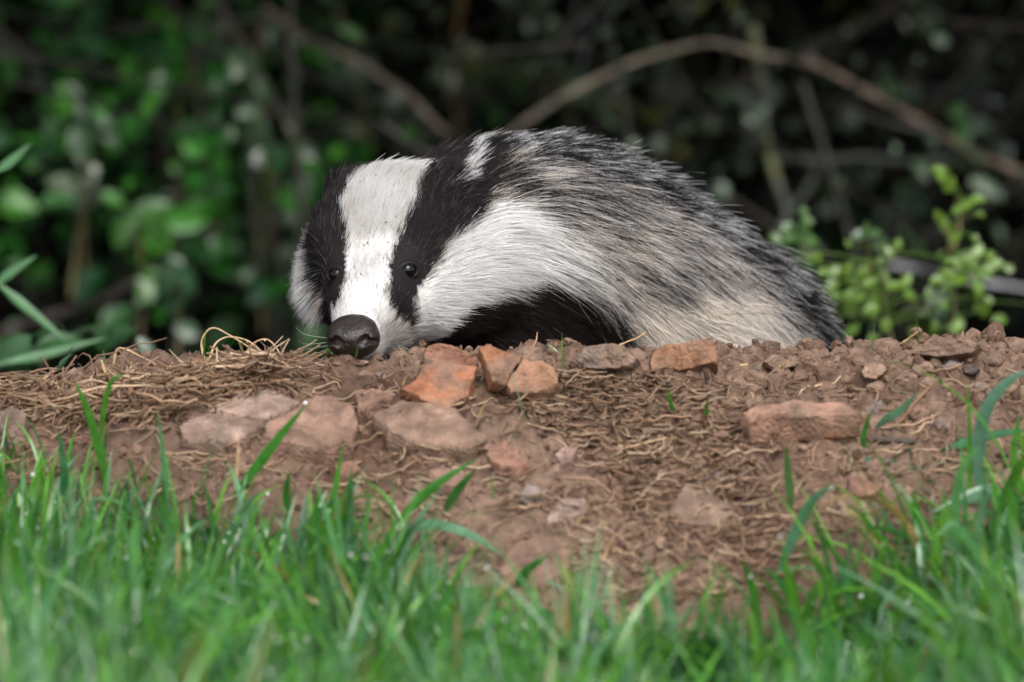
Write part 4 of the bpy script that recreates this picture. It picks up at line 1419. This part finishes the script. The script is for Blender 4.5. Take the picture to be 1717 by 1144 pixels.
G1, G2, G3 = (.055, .22, .03), (.05, .18, .07), (.075, .26, .03)
BL = [
    ([(384, 838), (430, 782), (470, 730), (516, 676)], 'long grass blade leaning right across the reddish slab', .0033, G1),
    ([(655, 885), (700, 840), (740, 806), (802, 768)], 'broad grass blade leaning right in the middle of the lawn edge', .0032, G1),
    ([(740, 868), (764, 826), (800, 784)], 'dark grass blade beside the broad leaning blade', .0028, (.04, .17, .03)),
    ([(640, 930), (690, 886), (740, 880), (800, 902), (838, 930)], 'arched wet bluish blade below the broad leaning blade', .0034, (.10, .24, .12)),
    ([(552, 880), (560, 830), (576, 742)], 'thin upright blade left of the broad leaning blade', .0022, G3),
    ([(590, 940), (586, 860), (590, 780)], 'upright blade right of the thin upright blade', .0028, G2),
    ([(490, 880), (480, 830), (486, 786)], 'short upright blade below the cracked slab', .0024, G1),
    ([(100, 860), (108, 800), (98, 716)], 'tall upright blade at the left before the dry grass', .0028, G2),
    ([(170, 760), (172, 700), (186, 640), (212, 628)], 'thin bent blade reaching the dry grass at the left', .0018, G3),
    ([(1296, 985), (1330, 900), (1362, 840), (1398, 812)], 'long blue green blade rising to a bend at the right', .0034, (.08, .22, .11)),
    ([(1398, 812), (1430, 850), (1462, 890), (1490, 940)], 'green blade falling from the bend of the blue green blade', .0032, G3),
    ([(1412, 816), (1446, 838), (1480, 866)], 'short pale blue green leaf beside the falling blade', .0036, (.12, .27, .17)),
    ([(1540, 850), (1590, 892), (1640, 950), (1688, 1010), (1700, 1110)], 'long wet blade curving down at the right edge', .0040, (.09, .24, .14)),
    ([(1648, 870), (1640, 780), (1652, 690), (1690, 640), (1730, 618)], 'tall wet bluish blade arching out of the right edge', .0042, (.13, .27, .18)),
    ([(1628, 870), (1626, 760), (1624, 632)], 'thin upright blade crossing the right crest', .0016, G3),
    ([(1464, 722), (1486, 702), (1512, 686), (1540, 656)], 'wet bluish leaf lying on the soil below the right crest', .0028, (.11, .26, .15)),
    ([(1452, 766), (1448, 730), (1462, 688)], 'short upright green blade right of the jutting slab', .0019, G1),
    ([(1424, 772), (1470, 776), (1540, 790), (1570, 812)], 'wet dark leaf lying flat among the right hand blades', .0040, (.05, .17, .09)),
    ([(1560, 760), (1620, 742), (1680, 726), (1730, 722)], 'long low blade reaching the right edge behind the tall blade', .0030, G2),
    ([(1674, 678), (1700, 712), (1730, 760)], 'dark green broad blade at the right edge', .0040, (.04, .16, .03)),
    ([(1130, 706), (1126, 680), (1117, 646)], 'small green sprout left of two above the matted straw', .0014, G3),
    ([(1186, 706), (1184, 690), (1187, 668)], 'small green sprout right of two above the matted straw', .0014, G3),
    ([(1330, 870), (1322, 800), (1318, 744)], 'pale green upright blade before the jutting slab', .0026, (.09, .20, .06)),
    ([(1536, 960), (1538, 880), (1532, 820)], 'upright blade among the right hand grass', .0030, G3),
    ([(1700, 900), (1660, 820), (1560, 860)], 'pale bluish blade arching left at the right edge', .0030, (.12, .26, .15)),
    ([(860, 1000), (880, 960), (920, 930)], 'short broad blade at the rounded stone', .0030, (.04, .17, .03)),
    ([(100, 622), (112, 600), (124, 578)], 'thin green blade at the far left crest', .0008, G2),
    ([(96, 624), (104, 606), (124, 592)], 'small bluish leaf beside the thin blade at the far left crest', .0010, (.10, .24, .13)),
    ([(596, 604), (598, 592), (601, 575)], 'tiny green blade before the badger nose', .0005, G3),
    ([(1580, 1010), (1572, 920), (1590, 830)], 'upright yellow green blade left of the long curving blade', .0030, (.12, .32, .03)),
    ([(1690, 1000), (1700, 900), (1690, 800)], 'broad upright blade low at the right edge', .0042, (.07, .26, .03)),
    ([(1660, 1010), (1640, 930), (1600, 880), (1570, 900)], 'blade folding over left among the right hand grass', .0032, (.10, .28, .10)),
    ([(1480, 1040), (1470, 960), (1490, 900)], 'upright blade under the falling blade', .0032, (.09, .29, .04)),
    ([(1350, 1060), (1362, 1000), (1400, 960)], 'blade leaning right under the blue green blade', .0030, (.08, .26, .04)),
    ([(1716, 860), (1700, 760), (1712, 690)], 'tall thin blade touching the right edge', .0024, (.09, .28, .04)),
    ([(1604, 1000), (1600, 880), (1612, 790), (1650, 740)], 'tall blade bending right before the pale stone', .0030, (.11, .30, .09)),
    ([(1560, 870), (1600, 842), (1660, 834), (1730, 838)], 'wet pale blade lying level at the right edge', .0032, (.13, .29, .16)),
]
for (pix, lab_, w, cl) in BL:
    blade(pix, lab_, w, cl)

# ------------------------------------------------------------------ dew
M_DEW, nt, b = new_mat('dew')
b.inputs['Base Color'].default_value = (1, 1, 1, 1)
b.inputs['Roughness'].default_value = 0.03
b.inputs['IOR'].default_value = 1.33
b.inputs['Transmission Weight'].default_value = 0.55  # the opaque white share stands in for sky glints in the drops
n = 1500
k = rng.integers(0, len(gcent), n)
j = rng.integers(3, 9, n)
dp = gcent[k, j] + np.array([0, -.001, .0012])
extra = np.array([P(a, b, Yd) for a, b, Yd in [(1165, 604, -.026), (1170, 602, -.026), (1098, 602, -.026), (1110, 598, -.026), (384, 566, -.004), (444, 571, -.006), (414, 573, -.004), (196, 600, -.004), (1540, 680, -.05), (1536, 640, -.04), (1470, 650, -.04), (1090, 624, -.04), (930, 715, -.08), (512, 676, -.1), (460, 752, -.12)]])
dp = np.concatenate([dp, extra])
n = len(dp)
ds = .0003 + .0012 * rng.random(n) ** 2.5
v = ICO2[0][None] * ds[:, None, None] + dp[:, None, :]
f = ICO2[1][None] + (np.arange(n) * len(ICO2[0]))[:, None, None]
tag(make_mesh('dew_drops', v.reshape(-1, 3), f.reshape(-1, 3), M_DEW), 'tiny dew drops whitened for glints on grass, straw and stones', 'dew', kind='stuff')
# ------------------------------------------------------------------ hedge and undergrowth behind
def leaf_arrays(c, d, up, ln, wd, curl=0.25):
    """simple folded leaves: c base (N,3), d direction, up approx normal, ln length, wd half width -> verts (N,8,3), faces"""
    n = len(c)
    d = norm(d)
    sd = norm(np.cross(d, up))
    nn = np.cross(sd, d)
    prof = [(0, 0), (.22, .75), (.5, 1.0), (.78, .62), (1, 0)]
    V = []
    for s, w in prof:
        mid = c + d * (ln * s)[:, None] - nn * (curl * ln * s * s)[:, None]
        if w == 0:
            V.append(mid)
        else:
            V += [mid + sd * (wd * w)[:, None] + nn * (wd * w * .35)[:, None], mid, mid - sd * (wd * w)[:, None] + nn * (wd * w * .35)[:, None]]
    V = np.stack(V, 1)          # 0 base, 1-3, 4-6, 7-9, 10 tip
    f3 = np.array([(0, 1, 2), (0, 2, 3), (7, 10, 8), (8, 10, 9)])
    f4 = np.array([(1, 4, 5, 2), (2, 5, 6, 3), (4, 7, 8, 5), (5, 8, 9, 6)])
    off = (np.arange(n) * 11)[:, None, None]
    return V.reshape(-1, 3), (f3[None] + off).reshape(-1, 3), (f4[None] + off).reshape(-1, 4)


LEAFC = np.array([[.022, .062, .018], [.034, .085, .024], [.017, .042, .019], [.05, .10, .04], [.04, .06, .04]])


def leaf_mass(name, n, lo, hi, lmin, lmax, label, tone=1.0, dens=None, cat='hedge'):
    c = rng.uniform(lo, hi, (n, 3))
    if dens is not None:
        c = c[rng.random(n) < dens(c)]
    n = len(c)
    d = rng.normal(size=(n, 3)) + np.array([0, -.3, -.2])
    up = rng.normal(size=(n, 3)) * .7 + np.array([0, -.35, 1.0])
    ln = rng.uniform(lmin, lmax, n)
    v, f3, f4 = leaf_arrays(c, d, up, ln, ln * rng.uniform(.26, .42, n))
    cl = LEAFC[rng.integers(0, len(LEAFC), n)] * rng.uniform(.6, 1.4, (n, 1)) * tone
    return tag(make_mesh(name, v, [f3, f4], M_LEAF, np.repeat(cl, 11, 0)), label, cat, kind='stuff')


def clump(c):
    return sstep(-0.25, 0.55, fbm(c, 5.5, 2, 71) + 0.12)


leaf_mass('hedge_foliage', 15000, (-1.5, 1.5, -.2), (1.5, 2.5, 1.1), .014, .036, 'dark small leaved hedge foliage filling the background', dens=lambda c: clump(c) * (0.30 + 0.7 * sstep(.22, .6, c[:, 2])))
leaf_mass('hedge_depth', 30000, (-2.6, 2.2, -.2), (2.6, 3.9, 2.2), .03, .06, 'leaves deep inside the hedge, shade painted into their colour', tone=.28)  # low tone paints the shade of the hedge interior into the leaves
# unseen hedge top, added and thickened to keep the hedge foot in shade
leaf_mass('shade_crown', 62000, (-3.2, .80, .36), (3.2, 3.2, 2.3), .07, .12, 'unseen hedge crown added to shade the background', tone=.9, dens=lambda c: sstep(.0, .12, c[:, 2] - .36 - .5 * np.clip(1.75 - c[:, 1], 0, 1)))

def leaf_specks(name, n, lo, hi, lmin, lmax, label, pal, cat='plant', dens=None):
    global LEAFC
    keepc = LEAFC
    LEAFC = np.array(pal)
    o = leaf_mass(name, n, lo, hi, lmin, lmax, label, dens=dens, cat=cat)
    LEAFC = keepc
    return o


leaf_specks('bramble_foliage', 10800, (-1.63, 1.5, -.25), (-.10, 2.3, .40), .014, .040, 'blurred green bramble foliage filling the left background', [[.024, .115, .018], [.045, .19, .024], [.018, .07, .022], [.05, .14, .045], [.065, .24, .026]], dens=lambda c: sstep(-.05, .5, fbm(c, 6.5, 2, 171) + .1))
leaf_specks('ivy_foliage', 8200, (-.25, 1.5, -.25), (1.7, 2.4, .45), .008, .018, 'scattered pale grey green ivy leaves behind the badger', [[.08, .125, .075], [.14, .19, .135], [.04, .075, .03], [.075, .075, .018], [.03, .05, .025]], dens=lambda c: sstep(-.2, .5, fbm(c, 7, 2, 191)))
# thin twigs through the hedge
n = 1000
a = rng.uniform((-1.25, 1.5, -.25), (1.25, 2.7, .45), (n, 3))
d = norm(rng.normal(size=(n, 3)) * np.array([1, .5, .9]))
L = rng.uniform(.10, .42, n)
s = np.linspace(0, 1, 7)
c = a[:, None, :] + d[:, None, :] * (L[:, None] * s)[..., None] + (rng.normal(size=(n, 1, 3)) * .12 * L[:, None, None]) * (s ** 2)[None, :, None]
v, q = tubes(c, rng.uniform(.0008, .0032, n)[:, None] * (1 - .6 * s)[None], 5)
cl = np.array([[.022, .018, .015], [.04, .034, .029], [.014, .011, .009], [.06, .06, .052]])[rng.integers(0, 4, n)]
tag(make_mesh('hedge_twigs', v, q, M_BARK, np.repeat(cl, 35, 0)), 'tangle of thin bare twigs inside the hedge', 'twigs', kind='stuff')


def branch(pix, Yd, r_px, label, colr, name='bare_branch', n=40, taper=.25, cat='branch', moss=None):
    """a branch along pixels at depth Yd (number or list)"""
    Ys = [(y + .25) for y in (Yd if isinstance(Yd, (list, tuple)) else [Yd] * len(pix))]
    r_px = r_px * .72
    c = catmull([P(a, b, y) for (a, b), y in zip(pix, Ys)], n)
    c = c + np.stack([fbm(c, 14, 2, s) for s in (2, 6, 9)], -1) * 0.004
    k = PX * (4 + np.mean(Ys)) / 4
    s = np.linspace(0, 1, n)
    r = r_px * k * (1 - taper * s) * (1 + .12 * fbm(c, 30, 2, 3))
    v, q = tubes(c[None], r[None], 10)
    cols = np.asarray(colr) * 0.55 * (1 + .35 * fbm(v, 40, 3, 5)[:, None])
    if moss is not None:
        m = sstep(.0, .5, fbm(v, 22, 3, 15) + .1)[:, None]
        cols = cols * (1 - m) + np.asarray(moss) * m
    o = make_mesh(name, v, q, M_BARK, np.clip(cols, .005, 1))
    return tag(o, label, cat)


BROWN, OLIVE, DARKB, LICHEN = (.22, .165, .125), (.19, .165, .09), (.07, .055, .05), (.19, .21, .18)
branch([(830, 250), (890, 196), (960, 152), (1040, 112), (1130, 86), (1200, 75), (1280, 92), (1350, 108), (1400, 135)], 1.45, 8, 'long bramble stem arching over the badger back', (.40, .34, .26))
branch([(1334, 92), (1400, 132), (1470, 168), (1560, 215), (1640, 262), (1730, 306)], 1.45, 10, 'thick brown stem descending to the right edge', (.32, .24, .18), taper=.1)
branch([(444, 18), (520, 66), (600, 100), (650, 132), (700, 166), (756, 224)], 1.5, 9, 'thick brown stem slanting down towards the badger head', (.24, .19, .15), taper=.1)
branch([(350, -20), (326, 80), (338, 180), (344, 260), (352, 340), (362, 440)], 1.5, 9, 'pale olive stem standing at the upper left', (.17, .15, .10), taper=.2, moss=(.12, .13, .06))
branch([(272, -20), (298, 50), (308, 110), (300, 170)], 1.6, 10, 'brown stem left of the pale olive stem', (.12, .085, .06))
branch([(448, 30), (430, 140), (436, 220), (448, 310), (450, 420)], 1.55, 10, 'mossy olive stem between the badger and the pale olive stem', OLIVE, taper=.3, moss=(.13, .15, .04))
branch([(776, -20), (768, 80), (764, 160), (770, 240)], 1.7, 9, 'ochre mossy stem rising above the badger neck', (.17, .10, .03))
branch([(1262, 40), (1280, 150), (1286, 240), (1306, 320), (1318, 366), (1290, 420)], 1.5, 12, 'grey lichen covered stem behind the badger back', LICHEN, moss=(.20, .21, .10))
branch([(1300, 270), (1380, 268), (1450, 262), (1530, 272), (1600, 268)], 1.55, 9, 'grey lichen covered side branch behind the badger back', LICHEN)
branch([(1318, 360), (1358, 310), (1366, 268)], 1.52, 9, 'short lichen covered spur joining two grey branches', LICHEN)
branch([(1480, 442), (1560, 452), (1640, 476), (1740, 494)], 1.3, 8, 'grey twig with pale patches behind the green sprigs', (.17, .16, .16), moss=(.42, .42, .45))
branch([(260, 420), (350, 388), (430, 358), (500, 326), (580, 262)], 1.6, 10, 'dark grey branch slanting up to the badger ear', (.10, .095, .095))
branch([(0, 560), (90, 530), (190, 500), (300, 440)], 1.3, 12, 'dark fallen branch at the lower left', DARKB)
branch([(994, 20), (978, 90), (962, 170)], 1.7, 8, 'short grey stem above the badger shoulder', (.13, .135, .15))
branch([(276, 170), (272, 250), (280, 350)], 1.55, 9, 'dark upright stem among the left leaves', (.07, .05, .042))
branch([(466, 250), (462, 380), (468, 480), (474, 610)], 1.5, 10, 'dark upright stem left of the badger cheek', (.055, .045, .05))
branch([(340, 54), (400, 50), (452, 44)], 1.6, 9, 'short olive cross branch at the upper left', (.13, .10, .05))
branch([(1000, 230), (1020, 160), (1060, 130)], 1.8, 8, 'dark stem behind the badger shoulder', DARKB)
branch([(1480, 160), (1540, 150), (1600, 158), (1680, 180)], 1.9, 9, 'pale lichen streaked branch at the upper right', (.10, .10, .10), moss=(.30, .34, .33))
branch([(440, 180), (480, 205), (520, 240)], 1.6, 9, 'brown crooked branch left of the badger crown', (.12, .09, .075))


def plant(name, stem_pix, Yd, leaves, label, cat, colr, r_px=4, jitter=.25, gloss=None):
    """leaves: (px, py, angle deg in view, length px, width ratio)"""
    Yd = Yd + (.25 if Yd > 1 else -.1)
    base = P(*stem_pix[0], Yd)
    root_ = empty(name, tuple(base))
    c = catmull([P(a, b, Yd + .015 * math.sin(k * 2.1)) for k, (a, b) in enumerate(stem_pix)], 24)
    k_ = PX * (4 + Yd) / 4
    v, q = tubes(c[None], (r_px * k_ * (1 - .6 * np.linspace(0, 1, 24)))[None], 6)
    attach(make_mesh('stem', v, q, M_BARK, np.tile(np.array([[.12, .10, .045]]), (len(v), 1))), root_)
    for i, (px, py, ang, ln, wr) in enumerate(leaves):
        y = Yd + rng.uniform(-.05, .05)
        cpt = P(px, py, y)
        a_ = math.radians(ang)
        d = np.array([math.cos(a_), rng.uniform(-.55, .2), math.sin(a_)])
        up = norm(np.array([rng.uniform(-.4, .4), -.75, .65 + rng.uniform(-.3, .3)]))
        L_m = ln * k_ * (.68 if name == 'hawthorn_sprig' else 1)
        wr = wr * (.9 if name == 'hawthorn_sprig' else 1)
        st = cpt - norm(d) * L_m / 2
        if name != 'hawthorn_sprig':
            L_m, wr = L_m * .8, wr * .85
        v, f3, f4 = leaf_arrays(st[None], d[None], up[None], np.array([L_m]), np.array([L_m * wr]), curl=.18)
        # petiole back to the nearest point of the stem
        near = c[np.argmin(np.linalg.norm(c - st, axis=1))]
        pv, pq = tubes(catmull([near, (near + st) / 2 + np.array([0, 0, .004]), st], 6)[None], np.full((1, 6), 1.1 * k_), 4)
        cl = np.asarray(colr) * (0.55 if name == 'hawthorn_sprig' else 0.5) * rng.uniform(1 - jitter, 1 + jitter)
        nv_l = len(v)
        vv = np.vstack([v, pv])
        attach(make_mesh('leaf', vv, [f3, np.vstack([f4, pq + nv_l])], M_LEAF, np.tile(cl, (len(vv), 1))), root_)
    return tag(root_, label, cat)


def spray(cx, cy, n, sx, sy, ln, wr=.38, seed=0):
    r = np.random.default_rng(seed)
    return [(cx + r.normal() * sx, cy + r.normal() * sy, r.uniform(0, 360), ln * r.uniform(.7, 1.3), wr * r.uniform(.8, 1.2)) for _ in range(n)]


GR, GB, GD, GP = (.075, .25, .035), (.05, .22, .03), (.045, .14, .05), (.20, .30, .20)
plant('bramble_plant', [(232, 600), (240, 500), (236, 420), (230, 340)], 1.15, [(232, 372, 200, 130, .42), (262, 350, 30, 90, .4), (205, 395, 240, 80, .4), (268, 400, 300, 80, .4), (240, 440, 270, 70, .4)] + spray(240, 470, 4, 30, 20, 55, seed=1),
      'bright broad leaved bramble standing left of the badger', 'plant', GR)
plant('bramble_plant', [(150, 520), (140, 400), (150, 280), (160, 180)], 1.35, [(120, 190, 200, 80, .4), (160, 180, 20, 80, .4), (90, 225, 230, 70, .4), (180, 225, 320, 70, .4), (140, 150, 90, 60, .4), (110, 150, 140, 60, .4)] + spray(130, 210, 5, 40, 30, 55, seed=2),
      'pale green bramble leaves at the far left', 'plant', (.07, .19, .07))
plant('bramble_plant', [(290, 420), (300, 300), (300, 200), (290, 140)], 1.45, [(280, 130, 200, 80, .45), (270, 150, 260, 70, .4), (300, 110, 60, 60, .4), (380, 140, 20, 80, .45), (370, 170, 280, 70, .4), (395, 120, 60, 60, .4), (340, 150, 180, 60, .4), (170, 85, 160, 70, .4), (150, 75, 120, 55, .4)] + spray(380, 230, 4, 30, 30, 55, seed=3),
      'vivid green leaves around the pale olive stem', 'plant', GB)
plant('bramble_plant', [(300, 600), (300, 530), (296, 480)], 1.1, [(300, 455, 20, 80, .4), (275, 480, 250, 75, .4), (320, 480, 310, 60, .4), (290, 440, 120, 60, .4)] + spray(300, 520, 3, 30, 20, 50, seed=4),
      'dull green leaf cluster low left of the badger', 'plant', GD)
plant('bramble_plant', [(440, 560), (436, 420), (430, 320)], 1.5, spray(410, 300, 8, 36, 50, 60, seed=5) + spray(375, 400, 5, 30, 30, 55, seed=6), 'green leaves on the mossy olive stem beside the badger', 'plant', (.055, .19, .04))
plant('flowering_plant', [(120, 500), (130, 400), (150, 320)], 1.25, spray(140, 305, 12, 26, 14, 22, .48, seed=7) + spray(110, 318, 6, 14, 10, 22, .48, seed=8), 'cluster of small pale leaves at the far left', 'plant', (.33, .40, .27))
plant('low_plant', [(60, 640), (80, 600), (120, 560)], .75, spray(60, 590, 7, 60, 18, 90, .3, seed=9) + spray(240, 580, 4, 60, 14, 70, .3, seed=10), 'blurred low green leaves behind the far left crest', 'plant', (.05, .17, .045))
plant('hawthorn_sprig', [(1500, 600), (1490, 540), (1480, 480), (1490, 430)], .85, [(1400, 455, 190, 46, .42), (1420, 450, 60, 42, .42), (1395, 480, 230, 46, .42), (1430, 475, 340, 46, .42), (1450, 470, 80, 42, .42), (1480, 460, 120, 40, .42), (1470, 500, 260, 50, .4), (1465, 520, 280, 46, .4),
      (1500, 480, 20, 46, .4), (1520, 470, 60, 40, .4), (1490, 425, 100, 40, .42), (1505, 410, 70, 36, .42), (1440, 500, 200, 40, .42), (1410, 500, 220, 36, .42), (1380, 490, 200, 34, .42), (1430, 525, 250, 36, .42), (1485, 545, 270, 40, .4), (1525, 495, 330, 42, .42)] + spray(1450, 490, 34, 66, 46, 32, .40, seed=31),
      'green leafy sprig right behind the badger rump', 'shrub', (.19, .36, .04))
plant('hawthorn_sprig', [(1600, 590), (1600, 500), (1594, 430), (1588, 380)], .88, [(1590, 385, 100, 46, .42), (1580, 370, 150, 36, .42), (1600, 400, 40, 40, .42), (1600, 440, 170, 50, .42), (1620, 430, 30, 46, .42), (1640, 420, 60, 42, .42), (1650, 460, 340, 50, .42), (1610, 470, 200, 50, .42), (1590, 460, 150, 44, .42), (1640, 480, 290, 44, .42),
      (1660, 450, 20, 40, .42), (1650, 520, 280, 44, .42), (1630, 440, 110, 36, .42), (1570, 470, 190, 36, .42), (1560, 490, 240, 34, .42)] + spray(1615, 460, 30, 46, 58, 32, .40, seed=32),
      'green leafy sprig nearest the right edge', 'shrub', (.19, .36, .04))
plant('hawthorn_sprig', [(1600, 420), (1610, 360), (1590, 290)], .92, [(1580, 292, 120, 54, .42), (1592, 310, 60, 46, .42), (1572, 285, 160, 36, .4), (1620, 345, 30, 42, .42), (1640, 335, 10, 40, .42), (1605, 352, 200, 36, .42)], 'small topmost green sprig at the right', 'shrub', (.19, .36, .04))
plant('hawthorn_sprig', [(1350, 580), (1346, 500), (1350, 430), (1352, 380)], 1.0, [(1350, 385, 90, 46, .42), (1340, 400, 200, 40, .42), (1362, 405, 340, 40, .42), (1345, 430, 250, 40, .42), (1360, 440, 60, 36, .42), (1330, 460, 200, 36, .42), (1300, 400, 120, 36, .4), (1310, 420, 200, 36, .4)] + spray(1345, 440, 18, 22, 60, 34, .42, seed=33), 'green sprig just touching the badger back line', 'shrub', (.10, .25, .04))
plant('hawthorn_sprig', [(1460, 470), (1455, 420), (1450, 380)], .95, [(1452, 385, 80, 40, .42), (1440, 395, 190, 44, .42), (1466, 392, 20, 40, .42), (1480, 410, 60, 40, .42), (1490, 425, 340, 36, .42)], 'paler green sprig above the leafy sprig', 'shrub', (.13, .26, .09))
plant('ivy_plant', [(1290, 200), (1260, 120), (1240, 60)], 1.6, spray(1270, 180, 8, 36, 40, 44, .45, seed=12) + spray(1180, 230, 7, 50, 50, 40, .45, seed=13), 'grey green ivy leaves on the lichen covered stem', 'plant', (.16, .24, .16))
plant('ivy_plant', [(980, 260), (960, 200), (940, 120)], 1.7, spray(970, 180, 5, 24, 30, 44, .45, seed=14) + spray(890, 30, 5, 30, 30, 46, .45, seed=15) + spray(750, 120, 4, 30, 14, 40, .45, seed=16) + spray(1030, 120, 4, 30, 30, 40, .45, seed=17), 'pale green ivy leaves above the badger shoulder', 'plant', (.17, .27, .14))
plant('ivy_plant', [(620, 240), (600, 160), (590, 80)], 1.65, spray(595, 120, 6, 20, 20, 44, .45, seed=18) + spray(600, 200, 5, 24, 24, 40, .45, seed=19) + spray(500, 60, 4, 40, 20, 40, .45, seed=20) + spray(690, 180, 4, 24, 20, 40, .45, seed=21), 'grey green ivy leaves above the badger head', 'plant', (.17, .25, .17))
plant('moss_tuft_plant', [(1130, 300), (1120, 240), (1110, 200)], 1.7, spray(1120, 220, 9, 44, 30, 40, .45, seed=22) + spray(800, 110, 5, 20, 24, 36, .45, seed=23), 'olive yellow leaves behind the badger back', 'plant', (.16, .17, .03))
plant('ivy_plant', [(1480, 130), (1560, 180), (1620, 200)], 1.7, spray(1440, 180, 6, 60, 30, 40, .45, seed=24) + spray(1640, 210, 6, 40, 40, 44, .45, seed=25) + spray(1650, 110, 4, 40, 40, 40, .45, seed=26), 'dull blue green ivy leaves along the right hand stem', 'plant', (.12, .20, .14))
plant('ivy_plant', [(520, 420), (500, 330), (480, 240)], 1.6, spray(500, 250, 5, 20, 40, 42, .45, seed=27) + spray(460, 370, 5, 30, 26, 46, .45, seed=28) + spray(490, 440, 3, 16, 20, 36, .45, seed=29), 'pale ivy leaves left of the badger cheek', 'plant', (.17, .24, .14))
for i, (pix, lab_) in enumerate([([(-10, 470), (50, 520), (115, 575)], 'blurred long grass blade crossing the far left above the crest'),
                               ([(-10, 480), (20, 455), (62, 428)], 'short blurred blade above the crossing blade at the left edge'),
                               ([(-10, 290), (20, 268), (52, 240)], 'blurred blade highest at the left edge'),
                               ([(-10, 612), (80, 592), (180, 566)], 'blurred blade lying low behind the far left crest')]):
    blade(pix, lab_, .0036, (.06, .20, .06), depth=[0, 0, 0], Y0=.55)
